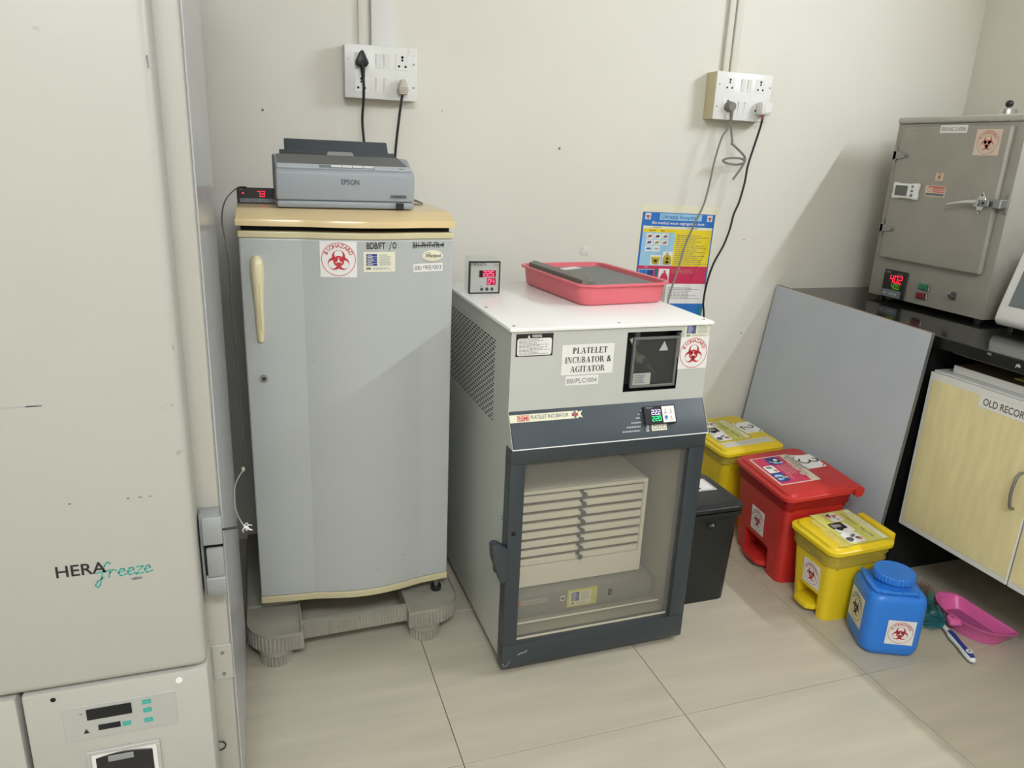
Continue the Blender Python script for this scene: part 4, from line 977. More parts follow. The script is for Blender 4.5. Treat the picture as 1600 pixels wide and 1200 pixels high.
# ================================================================== SWITCH BOARDS, PLUGS, CABLES
def switch_board(label, x0, x1, z0, z1, yf, layout, side='white'):
    t = thing('switch_board', label, 'switch board', ((x0+x1)/2, YB, z0))
    G().box((x0+.001, yf+.008, z0+.001), (x1-.001, YB, z1-.001), side, .002, 1).build('back_box', t)
    G().box((x0, yf, z0), (x1, yf+.0078, z1), 'white', .003, 2).build('cover_plate', t)
    W = x1-x0; H = z1-z0
    for kind, u, v in layout:
        x, z = x0+u*W, z0+v*H
        if kind == 's':
            o = G().box((x-.0105, yf-.0008, z-.0225), (x+.0105, yf, z+.0225), 'white', .0003, 1).build('switch', t)
            G().prism([(yf-.0009, z-.021), (yf-.0045, z+.021), (yf-.0009, z+.021)], x-.009, x+.009, 'x', 'white', .0008, 1).build('rocker', o)
        elif kind == 'k':
            o = G().box((x-.021, yf-.0010, z-.0235), (x+.021, yf, z+.0235), 'white', .001, 1).build('socket', t)
            p = Print((x, yf-.0011, z), (1, 0, 0), (0, 0, 1))
            for a, b, r in ((0, .0155, .0042), (0, .0065, .0034), (-.0105, -.0115, .0036), (.0105, -.0115, .0036)): p.disc(a, b, r, 'slot', 1, 14)
            p.build('socket_hole', o, flat=True)
        elif kind == 'c':
            G().cyl((x, yf, z), (x, yf-.0012, z), .0034, 'steel', n=12).build('screw', t)
        elif kind == 'i':
            G().box((x-.012, yf-.0012, z-.010), (x+.012, yf, z+.010), 'white', .001, 1).build('blank_cap', t)
    return t
L1 = [('k', .225, .70), ('k', .225, .27), ('s', .465, .72), ('s', .575, .72), ('s', .465, .27), ('s', .575, .27), ('k', .79, .72), ('k', .79, .27), ('c', .055, .73), ('c', .055, .27), ('c', .95, .70), ('c', .95, .26), ('i', .925, .92)]
switch_board('white switch board above the printer with two plugs in it', .2950, .5230, 1.530, 1.687, 2.540, L1)
L2 = [('k', .235, .74), ('k', .235, .30), ('s', .475, .74), ('s', .585, .74), ('s', .465, .28), ('s', .575, .28), ('k', .79, .74), ('k', .79, .30), ('c', .055, .73), ('c', .045, .27), ('c', .965, .73), ('c', .965, .27)]
switch_board('white switch board with yellowed side above the waste chart', 1.6240, 1.8640, 1.537, 1.7025, 2.530, L2, 'offwhite')
def cord(name, label, plug, cable_pts, r, m):
    t = thing(name, label, 'power cord', cable_pts[0]); plug.build('plug', t, angle=40)
    G().tube(cable_pts, r, m, 8, 6).build('cable', t); return t
def plug_shape(x, z, yf, m, pts, d, r=.004):
    return G().prism([(x+a, z+b) for a, b in pts], yf-d, yf-.0012, 'y', m, r, 2)
tri = [(-.021, -.008), (-.013, -.020), (.013, -.020), (.021, -.008), (.004, .027), (-.004, .027)]
pg = plug_shape(.3455, 1.640, 2.5385, 'black', tri, .034, .005)
pg.cyl((.3455, 2.512, 1.628), (.3485, 2.514, 1.588), .0085, 'black', .005, 12)
cord('power_cord', 'black plug and cord hanging from the left switch board', pg, [(.3485, 2.514, 1.590), (.350, 2.516, 1.56), (.349, 2.524, 1.517), (.346, 2.532, 1.46), (.352, 2.535, 1.387), (.36, 2.535, 1.30), (.36, 2.53, 1.240), (.355, 2.53, 1.10)], .0042, 'cableblack')
pg = plug_shape(.474, 1.572, 2.5385, 'plugbeige', [(-.018, -.012), (-.010, -.026), (.010, -.026), (.018, -.012), (.008, .020), (-.008, .020)], .030, .005)
for i in range(4): pg.box((.462, 2.506, 1.549+i*.006), (.486, 2.5085, 1.552+i*.006), 'plugbeige')
cord('power_cord', 'beige plug with black cord at the lower right of the left switch board', pg, [(.474, 2.522, 1.549), (.470, 2.525, 1.532), (.459, 2.53, 1.446), (.451, 2.533, 1.367), (.448, 2.533, 1.28), (.450, 2.53, 1.10)], .0042, 'cableblack')
yf2 = 2.5285
pg = G().cyl((1.686, yf2-.0012, 1.583), (1.686, yf2-.026, 1.583), .0195, 'cablegrey', .015, 20).cyl((1.688, yf2-.018, 1.575), (1.692, yf2-.016, 1.535), .0085, 'cablegrey', .005, 12)
cord('power_cord', 'grey round plug with grey cord slanting down past the waste chart', pg, [(1.692, yf2-.016, 1.537), (1.684, 2.515, 1.505), (1.667, 2.52, 1.473), (1.648, 2.52, 1.393), (1.636, 2.52, 1.30), (1.622, 2.52, 1.229), (1.592, 2.52, 1.157), (1.560, 2.52, 1.072), (1.529, 2.50, .985), (1.480, 2.46, .895), (1.450, 2.42, .82), (1.44, 2.40, .70)], .0036, 'cablegrey')
pg = G().box((1.803, yf2-.040, 1.560), (1.848, yf2-.0012, 1.606), 'white', .008, 3).cyl((1.8255, yf2-.02, 1.5605), (1.8250, yf2-.02, 1.546), .006, 'copper', .005, 12)
pg.box((1.816, yf2-.0415, 1.570), (1.845, yf2-.0398, 1.602), 'white', .0006, 1)
cord('power_cord', 'white square plug with black cord hanging right of the waste chart', pg, [(1.825, yf2-.02, 1.548), (1.825, 2.515, 1.515), (1.816, 2.53, 1.434), (1.803, 2.53, 1.375), (1.799, 2.53, 1.316), (1.786, 2.53, 1.244), (1.768, 2.53, 1.195), (1.758, 2.53, 1.134), (1.738, 2.53, 1.072), (1.705, 2.53, 1.006), (1.686, 2.53, .934), (1.679, 2.53, .857), (1.688, 2.53, .80), (1.70, 2.53, .70)], .0040, 'cableblack')
o = G().tube([(1.712, 2.545, 1.537), (1.718, 2.54, 1.50), (1.722, 2.53, 1.455), (1.716, 2.525, 1.455), (1.745, 2.52, 1.434), (1.776, 2.52, 1.410), (1.781, 2.525, 1.388), (1.757, 2.535, 1.380), (1.715, 2.535, 1.383), (1.690, 2.53, 1.393), (1.712, 2.525, 1.402), (1.755, 2.52, 1.403), (1.778, 2.52, 1.395), (1.770, 2.52, 1.372), (1.744, 2.53, 1.324)], .0042, 'cablegrey', 8, 6).build('cut_cable'); tag(o, 'short cut-off grey cable curled below the right switch board', 'cable')

# ================================================================== WASTE CHART
ca = math.radians(-1.4)
ux_, uz_ = Vector((cos(ca), 0, sin(ca))), Vector((-sin(ca), 0, cos(ca)))
pt = thing('waste_chart', 'blue, yellow and red laminated waste chart on the wall behind the incubator', 'poster', (1.57, YB, .72))
PO = Vector((1.3985, YB-.0002, .712)); PW, PH = .322, .482
p = Print(tuple(PO), tuple(ux_), tuple(uz_), dz=.0006)
p.sheet(-.010, -.012, PW+.014, PH+.030, 'papercream'); p.build('laminate_margin', pt, flat=True)
p = Print(tuple(PO-Vector((0, .0007, 0))), tuple(ux_), tuple(uz_), dz=.0006)
_f0 = p.fn
def chart_fn(x, y, k):
    P_ = [(-.01, .060), (0, .070), (.044, .127), (.126, .207), (.222, .277), (PH-.076, PH-.076), (PH+.1, PH+.1)]
    for (a, b), (c, d) in zip(P_[:-1], P_[1:]):
        if y <= c: return _f0(x, b+(d-b)*(y-a)/(c-a), k)
    return _f0(x, y, k)
p.fn = chart_fn
p.sheet(0, 0, PW, PH, 'p_blue')
p.rect(.075, PH-.028, .262, PH-.003, 'p_sky', 2); p.text('bhatia hospital', .168, PH-.022, .0145, 'p_blue', 3, .145, .006); p.stroke([(.084, PH-.007), (.083, PH-.020), (.090, PH-.023)], .0016, 'p_blue', 3); p.stroke([(.089, PH-.012), (.092, PH-.017), (.088, PH-.024)], .0012, 'p_blue', 3)
p.text('Bio medical waste segregation chart', .161, PH-.044, .0105, 'paper', 2, .232, .012)
for x in (.012, PW-.036): p.rect(x, PH-.028, x+.024, PH-.004, 'paper', 2); biohazard(p, x+.012, PH-.016, .011, k=3, txt=False, scale=.9)
p.rect(.008, PH-.062, PW-.006, PH-.052, 'papercream', 2); p.text('CATEGORY', .068, PH-.0595, .0048, 'ink', 3); p.text('TYPE OF WASTE', .225, PH-.0595, .0048, 'ink', 3)
p.rect(.008, PH-.076, PW-.006, PH-.062, 'p_yellow', 2); p.text('YELLOW', .050, PH-.072, .006, 'ink', 3, .03, .01); p.text('BAG', .095, PH-.072, .006, 'ink', 3)
p.rect(.008, .222, .152, PH-.076, 'p_sky', 2); p.rect(.152, .222, PW-.006, PH-.076, 'p_yellow', 2)
p.lines(.160, .230, PW-.010, PH-.082, 15, 'inkgrey', 3, seed=44, fill=.28)
rg = random.Random(6)
for r_ in range(2):
    for c_ in range(3):
        x, y = .026+c_*.034, PH-.112-r_*.034
        p.rect(x, y, x+.030, y+.030, 'paper', 3); p.disc(x+.015, y+.015, .009, ['red_ink', 'ink', 'inkgrey', 'navy', 'p_olive', 'redfaint'][r_*3+c_], 4, 9, .007); p.stroke([(x+.006, y+.006), (x+.022, y+.024)], .003, 'inkgrey', 5)
for i in range(2): p.rect(.026+i*.034, PH-.180, .056+i*.034, PH-.150, 'paper', 3); p.rect(.031+i*.034, PH-.170, .051+i*.034, PH-.160, 'inkfaint' if i else 'p_blue', 4)
p.rect(.054, .226, .100, .282, 'paper', 3); p.pl([(.064, .230), (.090, .230), (.097, .270), (.057, .270)], 'p_olive', 4); p.disc(.077, .270, .020, 'p_yellow', 5, 16, .004); p.disc(.077, .250, .008, 'ink', 5, 10)
p.rect(.106, .226, .151, .302, 'paper', 3); p.pl([(.110, .232), (.128, .228), (.147, .232), (.147, .268), (.137, .284), (.130, .286), (.132, .297), (.122, .297), (.124, .286), (.116, .282), (.110, .266)], 'p_olive', 4); p.disc(.129, .264, .006, 'ink', 5, 10); p.disc(.129, .244, .008, 'ink', 5, 10)
p.rect(.004, .126, PW-.006, .222, 'p_red', 2); p.text('RED', .040, .212, .006, 'paper', 3); p.lines(.155, .182, PW-.012, .206, 3, 'redfaint', 3, seed=50)
p.rect(.008, .130, .078, .204, 'p_sky', 3); p.rect(.012, .168, .044, .200, 'p_blue', 4); p.rect(.046, .150, .076, .200, 'navy', 4); p.rect(.084, .168, .094, .204, 'bteal', 4)
p.rect(.098, .128, .146, .207, 'paper', 4); p.pl([(.106, .132), (.140, .132), (.142, .160), (.131, .184), (.127, .186), (.129, .198), (.119, .198), (.121, .186), (.113, .180), (.105, .160)], 'p_red', 5)
p.rect(.078, .130, .096, .150, 'paper', 4); p.disc(.087, .140, .007, 'p_red', 5)
p.rect(.004, .044, PW-.004, .126, 'paper', 2); p.lines(.150, .062, PW-.012, .112, 8, 'inkgrey', 3, seed=60, fill=.3)
p.rect(.100, .050, .140, .120, 'greylight', 3); p.ring(.120, .085, .006, .009, 'inkgrey', 4, n=14)
p.rect(.004, -.001, .300, .044, 'p_blue', 2); p.rect(.302, -.001, .312, .038, 'p_green', 3)
p.build('printed_chart', pt, flat=True)

# ================================================================== WASTE BINS
def pedal_bin(name, label, loc, rz, Dp, Wd, Hr, col, notch=True, hinge='roller', ins=(.033, .014), group=None):
    t = thing(name, label, 'bin', (loc[0], loc[1], 0), rz, group)
    def outl(z, nt):
        f = z/Hr; i = ins[0]*(1-f)+ins[1]*f
        w_, d_ = Dp-2*i, Wd-2*i; r = .028; pts = []
        base = rrect(w_, d_, r, 5, Dp/2, 0)
        if not nt: return at_z(base, z)
        x0 = i; nw, nd = Wd*.21, .05
        k = 12
        return at_z(base[:k]+[(x0, nw), (x0+nd, nw), (x0+nd, -nw), (x0, -nw)]+base[k:], z)
    zn = Hr*.30
    if notch:
        g = G().loft([outl(0, True), outl(.004, True), outl(zn-.0005, True)], col); g.build('lower_body', t, world=False, angle=40)
        g = G().loft([outl(zn, False), outl((zn+Hr)/2, False), outl(Hr-.014, False)], col); g.build('body', t, world=False, angle=40)
        i0 = ins[0]; nw = Wd*.21
        pts = [(i0-.030, -nw*.62), (i0-.034, 0), (i0-.030, nw*.62), (i0-.008, nw*.9), (i0+.046, nw*.9), (i0+.046, -nw*.9), (i0-.008, -nw*.9)]
        G().prism(pts, .018, .036, 'z', col, .004, 2).build('pedal', t, world=False)
    else:
        G().loft([outl(0, False), outl(.004, False), outl(Hr/2, False), outl(Hr-.03, False)], col).build('body', t, world=False, angle=40)
        G().loft([at_z(rrect(Dp-.012, Wd-.012, .03, 6, Dp/2, 0), Hr-.034), at_z(rrect(Dp-.004, Wd-.004, .03, 6, Dp/2, 0), Hr-.030), at_z(rrect(Dp-.004, Wd-.004, .03, 6, Dp/2, 0), Hr-.016)], col).build('body_rim', t, world=False, angle=40)
        G().sphere((ins[0]*.3+ins[1]*.7+.002, 0, Hr-.058), .02, col, 14, .55).build('front_grip', t, world=False)
    def lr(i, z, r=.034): return at_z(rrect(Dp-2*i, Wd-2*i, r, 6, Dp/2, 0), z)
    lid = G().loft([lr(.004, Hr-.0135), lr(0, Hr-.010), lr(0, Hr+.001), lr(.004, Hr+.004), lr(.010, Hr+.005), lr(.014, Hr+.012), lr(.022, Hr+.015)], col).build('lid', t, world=False, angle=30)
    if hinge == 'roller': G().cyl((Dp+.008, -Wd/2+.005, Hr-.010), (Dp+.008, Wd*.12, Hr-.010), .018, col, n=18).build('hinge_roller', lid, world=False)
    elif hinge == 'block': G().box((Dp-.001, -Wd*.33, Hr-.022), (Dp+.022, Wd*.33, Hr+.012), col, .005).build('hinge_block', lid, world=False)
    return t, lid
def tilt_bin(t, Hr, k):
    todo = list(t.children); seen = set()
    while todo:
        o = todo.pop(); todo += list(o.children)
        if o.data.name in seen: continue
        seen.add(o.data.name)
        for v in o.data.vertices: v.co.z += k*max(0.0, v.co.x)*min(1.0, max(0.0, v.co.z/Hr))
def lid_print(x, y, Hr): return Print((x, y, Hr+.0151), (0, -1, 0), (1, 0, 0), dz=.0005)
def front_sticker(t, Dp, Wd, Hr, ins, y0, y1, z0, z1, R):
    f0, f1 = z0/Hr, z1/Hr; i0 = ins[0]*(1-f0)+ins[1]*f0; i1 = ins[0]*(1-f1)+ins[1]*f1
    up = Vector((i1-i0, 0, z1-z0)).normalized()
    return bio_sticker(t, 'biohazard_sticker', (i0-.0007, y1, z0), (0, -1, 0), tuple(up), y1-y0, z1-z0, R, world=False)
def picture(p, x0, y0, x1, y1, bg, seed, cols, k=3, n=5):
    p.pl(rrect(x1-x0, y1-y0, min(x1-x0, y1-y0)*.22, 3, (x0+x1)/2, (y0+y1)/2), bg, k); rg = random.Random(seed)
    for i in range(n):
        x, y = rg.uniform(x0+.2*(x1-x0), x1-.2*(x1-x0)), rg.uniform(y0+.2*(y1-y0), y1-.2*(y1-y0)); a = rg.uniform(0, PI)
        r1, r2 = rg.uniform(.10, .24)*(x1-x0), rg.uniform(.08, .2)*(y1-y0)
        p.pl([(x+r1*cos(q)*cos(a)-r2*sin(q)*sin(a), y+r1*cos(q)*sin(a)+r2*sin(q)*cos(a)) for q in [2*PI*j/12 for j in range(12)]], rg.choice(cols), k+1+i % 3)
INS = (.033, .014)
# red bin, numbered 3
RD, RW, RH = .262, .368, .330
t, lid = pedal_bin('pedal_bin', 'red pedal bin with number 3 paper on its lid', (1.634, 1.992), math.radians(-7.0), RD, RW, RH, 'redbin')
front_sticker(t, RD, RW, RH, INS, -.040, .045, .118, .208, .039)
w_, h_ = .222, .150
p = lid_print(.026, .122, RH); p.sheet(0, 0, w_, h_, 'paperpink'); p.rect(.006, .006, w_-.006, h_-.034, 'p_red', 2)
picture(p, .010, .050, .072, .098, 'navy', 1, ['p_sky', 'paper', 'p_blue', 'ink', 'bteal'], n=7); picture(p, .072, .012, .130, .050, 'paper', 2, ['ink', 'inkgrey', 'redfaint'], n=3); picture(p, .130, .010, .200, .052, 'navy', 3, ['p_sky', 'greylight', 'p_blue', 'p_sky'], n=7)
p.rect(.075, .104, .195, .118, 'red_ink', 3); p.text('CATEGORY : RED', .125, .1055, .0115, 'paper', 4, .105, .01); p.lines(.080, .060, .195, .100, 4, 'paperpink', 4, seed=71, fill=.25); p.lines(.02, h_-.028, w_-.02, h_-.008, 2, 'inkgrey', 3, seed=72, fill=.35)
p.stroke([(.03, h_-.001), (w_-.0, h_-.001)], .0022, 'ink', 2); p.build('waste_label', lid, world=False, flat=True)
p = lid_print(.168, .095, RH); p.sheet(0, 0, .110, .084, 'paper'); p.pl([(-.03, -.004), (0, 0), (0, .05), (-.012, .02)], 'tape', 1)
p.stroke([(.036, .072), (.044, .083), (.058, .083), (.064, .070), (.056, .056), (.046, .053), (.058, .050), (.068, .036), (.060, .018), (.042, .014), (.030, .026)], .0058, 'ink', 2)
p.stroke([(.004, .020), (.018, .004)], .0030, 'ink', 2); p.stroke([(.092, .082), (.106, .070)], .0030, 'ink', 2); p.stroke([(.09, .006), (.106, .02)], .0015, 'inkgrey', 2); p.build('number_paper', lid, world=False, flat=True)
def wavy_liner(t, Dp, Wd, z0, z1, Hr, m, seed, ins=INS):
    rg = random.Random(seed); rings = []
    for j in range(5):
        z = z1+(z0-z1)*j/4; f = z/Hr; i = ins[0]*(1-f)+ins[1]*f-.004-.0035*(j % 2)
        base = rrect(Dp-2*i, Wd-2*i, .03, 6, Dp/2, 0); ring = []
        for q in base:
            d = rg.uniform(-.0018, .0018)*(j > 0); ring.append((q[0]+d, q[1]+rg.uniform(-.0018, .0018)*(j > 0), z+(rg.uniform(-.006, .006) if j == 4 else 0)))
        rings.append(ring)
    return G().loft(rings, m, False, False).build('bag_liner', t, world=False, angle=60)
wavy_liner(t, RD, RW, RH-.052, RH-.0145, RH, 'linerred', 3); tilt_bin(t, RH, .11)

# small yellow bin in front
YD, YW, YH = .238, .230, .258
t, lid = pedal_bin('pedal_bin', 'small yellow pedal bin beside the blue can, bag folded over its rim', (1.620, 1.693), math.radians(-3.0), YD, YW, YH, 'yelbin', hinge='block')
front_sticker(t, YD, YW, YH, INS, -.050, .030, .090, .175, .036)
ll = wavy_liner(t, YD, YW, YH-.062, YH-.0145, YH, 'liner', 5)
f = (YH-.04)/YH; i_ = INS[0]*(1-f)+INS[1]*f
p = Print((i_-.0075, .02, YH-.054), (0, -1, 0), (0, 0, 1)); p.lines(-.02, .014, .07, .032, 4, 'inkgrey', 1, seed=80, fill=.25); p.text('BIOHAZARD', .05, .004, .009, 'inkgrey', 1, .06, .0); p.build('bag_print', ll, world=False, flat=True)
def yellow_label(p, w_, h_):
    p.sheet(0, 0, w_, h_, 'lab_yel'); p.stroke([(0, 0), (w_, 0)], .0014, 'inkgrey', 2); p.stroke([(w_, 0), (w_, h_), (0, h_), (0, 0)], .0014, 'inkgrey', 2)
    for x0, y0, x1, y1, s in ((.05, .30, .32, .60, 1), (.37, .12, .66, .52, 2), (.66, .06, .96, .46, 3)):
        picture(p, x0*w_, y0*h_, x1*w_, y1*h_, 'paper', s+10, ['ink', 'inkgrey', 'darkgrey', 'redfaint', 'greyplastic'], n=5)
    p.pl([(.36*w_, .1*h_), (.52*w_, .1*h_), (.52*w_, .42*h_), (.36*w_, .42*h_)], 'ink', 8); p.pl([(.40*w_, .12*h_), (.50*w_, .12*h_), (.50*w_, .33*h_), (.42*w_, .33*h_)], 'greyplastic', 9)
    p.text('CATEGORY : YELLOW', .5*w_, .665*h_, .075*h_, 'inkgrey', 3, .78*w_, .006); p.lines(.1*w_, .54*h_, .9*w_, .64*h_, 2, 'tapeold', 3, seed=90, fill=.4); p.rect(.03*w_, .84*h_, .97*w_, .95*h_, 'papercream', 2); p.lines(.1*w_, .86*h_, .9*w_, .93*h_, 2, 'inkfaint', 3, seed=91, fill=.4)
p = lid_print(.070, .102, YH); yellow_label(p, .200, .148); p.build('waste_label', lid, world=False, flat=True)
p = lid_print(.030, .075, YH); p.pl([(.0, .020), (.03, .014), (.06, .022), (.09, .006), (.15, .012), (.172, .0), (.180, .040), (.0, .040)], 'tapeold', 1); p.build('tape_residue', lid, world=False, flat=True)
tilt_bin(t, YH, .07)

# rear yellow bin, numbered 2
KD, KW, KH = .275, .350, .325
t, lid = pedal_bin('pedal_bin', 'yellow pedal bin with number 2 paper, behind the red bin by the wall', (1.645, 2.384), math.radians(-2.0), KD, KW, KH, 'yelbin', hinge=None)
wavy_liner(t, KD, KW, KH-.05, KH-.0145, KH, 'liner', 9)
p = lid_print(.030, .125, KH); yellow_label(p, .210, .150); p.build('waste_label', lid, world=False, flat=True)
p = lid_print(.183, .072, KH); p.sheet(0, 0, .112, .078, 'paper')
p.stroke([(.036, .056), (.046, .068), (.060, .066), (.066, .052), (.056, .036), (.040, .014), (.074, .016)], .0058, 'ink', 2); p.stroke([(.004, .02), (.017, .006)], .003, 'ink', 2); p.stroke([(.098, .074), (.110, .060)], .0035, 'ink', 2); p.build('number_paper', lid, world=False, flat=True)
p = lid_print(.030, -.095, KH); p.sheet(0, 0, .045, .210, 'tape'); p.lines(.008, .06, .038, .19, 9, 'inkfaint', 2, seed=95, fill=.2); p.build('tape_strip', lid, world=False, flat=True)
tilt_bin(t, KH, .07)

# black bin beside the incubator
BD, BW, BH = .255, .242, .345
t, lid = pedal_bin('lidded_bin', 'black lidded bin between the incubator and the red bin', (1.320, 1.788), math.radians(90), BD, BW, BH, 'blackbin', notch=False, hinge=None, ins=(.021, .010))
p = Print((.105, .04, BH+.0151), (0, -1, 0), (1, 0, 0)); p.sheet(0, 0, .115, .085, 'paper'); p.stroke([(.005, .005), (.110, .005), (.110, .080)], .0018, 'ink', 2); p.stroke([(.05, .06), (.058, .072), (.058, .016)], .010, 'ink', 2); p.build('number_paper', lid, world=False, flat=True)

# blue can
t = thing('jerry_can', 'blue plastic can with round screw cap and biohazard stickers', 'can', (1.760, 1.485, 0), math.radians(-24))
S = .170
def br(s, z, r=.035): return at_z(rrect(S*s, S*s, r, 7), z)
g = G().loft([br(.84, 0, .03), br(.93, .006), br(.985, .020), br(1, .036), br(1.0, .168), br(.985, .182), br(.94, .194), br(.80, .204), br(.66, .208)], 'blue'); g.build('body', t, world=False, angle=60)
g = G().lathe([(.050, .2075), (.050, .215), (.047, .216), (.047, .224)], (0, -.004, 0), 'blue', 32); g.build('neck', t, world=False)
cpr = [(( .058+(.0009 if i % 2 else -.0009))*cos(2*PI*i/72), -.004+(.058+(.0009 if i % 2 else -.0009))*sin(2*PI*i/72)) for i in range(72)]
g = G().loft([at_z(cpr, .2242), at_z(cpr, .2415), [(x*.965, (y+.004)*.965-.004, .2455) for x, y in cpr], [(x*.90, (y+.004)*.90-.004, .2452) for x, y in cpr], [(x*.88, (y+.004)*.88-.004, .2440) for x, y in cpr]], 'blue'); g.build('screw_cap', t, world=False, angle=25)
hp = [(-.069, .055), (-.075, -.02), (-.072, -.066), (-.06, -.075), (.0, -.0755), (.060, -.072)]
g = G()
for a, b in zip(hp[:-1], hp[1:]):
    d = (Vector((b[0], b[1], 0))-Vector((a[0], a[1], 0))).normalized(); n_ = Vector((-d.y, d.x, 0))*.005
    A_, B_ = Vector((a[0], a[1], .2065)), Vector((b[0], b[1], .2065)); up_ = Vector((0, 0, .009))
    q = [A_-n_, A_+n_, B_+n_, B_-n_]
    g.solid([tuple(v) for v in q]+[tuple(v+up_) for v in q], [(0, 1, 2, 3), (4, 5, 6, 7), (0, 1, 5, 4), (1, 2, 6, 5), (2, 3, 7, 6), (3, 0, 4, 7)], 'blue', .002, 1)
g.box((.045, -.080, .205), (.052, -.070, .219), 'blue', .001, 1); g.build('carry_handle', t, world=False)
bio_sticker(t, 'biohazard_sticker', (-.026, -S/2-.0006, .046), (1, 0, 0), (0, 0, 1), .080, .080, .036, world=False, label='white sticker with red symbol')
bio_sticker(t, 'biohazard_sticker', (-S/2-.0006, .052, .058), (0, -1, 0), (0, 0, 1), .098, .100, .043, 'ink', 'navy', 'papercream', world=False, label='pale sticker with black symbol')

# ================================================================== DUSTPAN AND BRUSH
t = thing('dustpan', 'orchid pink half-moon plastic dustpan on the floor under the cabinet', 'dustpan', (2.08, 1.46, 0))
def pan_ring(k, z, drop=0.0):
    pts = [(2.105+.086*k*cos(PI/2+PI*i/24), 1.458+.116*k*sin(PI/2+PI*i/24)) for i in range(25)]
    pts += [(2.105+.030*k, 1.458-.115*k), (2.105+.048*k, 1.458-.108*k), (2.105+.052*k, 1.458-.095*k), (2.105+.052*k, 1.458+.095*k), (2.105+.048*k, 1.458+.108*k), (2.105+.030*k, 1.458+.115*k)]
    return [(x, y, z-drop*max(0.0, min(1.0, (x-2.10)/.05))) for x, y in pts]
g = G().loft([pan_ring(.80, .0015), pan_ring(.97, .046, .012), pan_ring(1.05, .051, .012), pan_ring(1.065, .0555, .012), pan_ring(1.0, .0555, .012), pan_ring(.955, .052, .012), pan_ring(.90, .030, .006), pan_ring(.76, .0055)], 'panpink', True, False)
g.build('bowl', t, angle=50)
G().loft([pan_ring(.79, .0050), pan_ring(.78, .0062)], 'panpurple').build('pan_floor', t)
g = G().prism([(1.985, 1.440), (2.026, 1.428), (2.030, 1.478), (2.000, 1.470)], .036, .056, 'z', 'panpink', .006, 2); tb = g.build('hanging_tab', t)
G().cyl((2.008, 1.453, .0562), (2.008, 1.453, .0568), .0055, 'panpurple', n=14).build('tab_hole', tb)
t = thing('hand_brush', 'hand brush with blue and white handle and teal bristles beside the dustpan', 'brush', (1.96, 1.37, 0))
A_, B_ = Vector((1.941, 1.309, .013)), Vector((1.992, 1.444, .013)); D_ = (B_-A_).normalized(); N_ = Vector((-D_.y, D_.x, 0))
prf = [(0, .006), (.006, .0115), (.02, .0145), (.04, .0150), (.065, .0128), (.09, .0130), (.12, .0150), (.135, .0128), (.144, .008)]
def hring(d, r, sx=1.0, sz=.85): return [tuple(A_+D_*d+N_*(r*sx*cos(a))+Vector((0, 0, r*sz*sin(a)))) for a in [2*PI*i/16 for i in range(16)]]
G().loft([hring(d, r*.92) for d, r in prf], 'white').build('handle_core', t, angle=60)
hb = G().loft([hring(d, r, .82, .9) for d, r in prf[1:]], 'brushblue').build('handle_grip', t, angle=60)
c_ = A_+D_*.030
G().cyl(tuple(c_+Vector((0, 0, .0125))), tuple(c_+Vector((0, 0, .0146))), .0095, 'white', n=20).cyl(tuple(c_+Vector((0, 0, .0146))), tuple(c_+Vector((0, 0, .0150))), .004, 'devgrey', n=14).build('grip_eyelet', t)
E_ = A_+D_*.30
G().tube([tuple(A_+D_*.140), tuple(A_+D_*.20), tuple(E_)], .0075, 'white', 10, 2).build('shaft', t)
rg = random.Random(17)
for nm, mm, s0, s1, cnt in (('teal_bristles', 'bteal', .165, .26, 900), ('green_bristles', 'bgreen', .24, .305, 450), ('brown_bristles', 'bbrown', .295, .365, 400)):
    g = G()
    for i in range(cnt):
        s = rg.uniform(s0, s1); a = rg.uniform(-.15, PI*.75); L_ = rg.uniform(.045, .072); ln = rg.uniform(-.25, .5)
        d = (N_*cos(a)+Vector((0, 0, 1))*sin(a)*.55+D_*ln).normalized(); p0 = A_+D_*s; p1 = p0+d*L_*.6; p2 = p0+d*L_+Vector((rg.uniform(-.006, .006), rg.uniform(-.006, .006), -.010))
        p1.z = max(.002, p1.z); p2.z = max(.002, p2.z)
        if any(((q.x-2.105)/.098)**2+((q.y-1.458)/.130)**2 < 1 for q in (p0, p1, p2)): continue
        g.tube([tuple(p0), tuple(p1), tuple(p2)], .0010, mm, 3, 1, taper=lambda u: 1-.6*u)
    g.build(nm, t, kind='stuff', flat=True)

# ================================================================== ON THE WORKTOP
CT = .888
t = thing('hot_air_oven', 'taupe metal hot air oven with chrome latch on the worktop', 'oven', (2.6, 2.13, CT))
OXF, OY0, OY1, OZ0, OZ1 = 2.367, 1.872, 2.400, .903, 1.578
G().box((OXF, OY0, OZ0), (2.868, OY1, OZ1-.024), 'oven', .004, 2).build('cabinet', t)
G().box((OXF-.005, OY0-.004, OZ1-.0238), (2.872, OY1+.004, OZ1), 'oventop', .008, 3).build('top_cover', t)
g = G()
for y in (2.31, 2.215, 2.12, 2.02, 1.94): g.cyl((OXF-.0056, y, OZ1-.019), (OXF-.004, y, OZ1-.019), .0022, 'steel', n=8)
g.build('cover_screw', t)
for x in (2.40, 2.83):
    for y in (1.91, 2.36): G().cyl((x, y, CT), (x, y, OZ0), .016, 'black', n=14).build('foot', t)
od = G().box((2.343, 1.906, 1.054), (2.3665, 2.358, 1.542), 'oven', .008, 3).build('door', t)
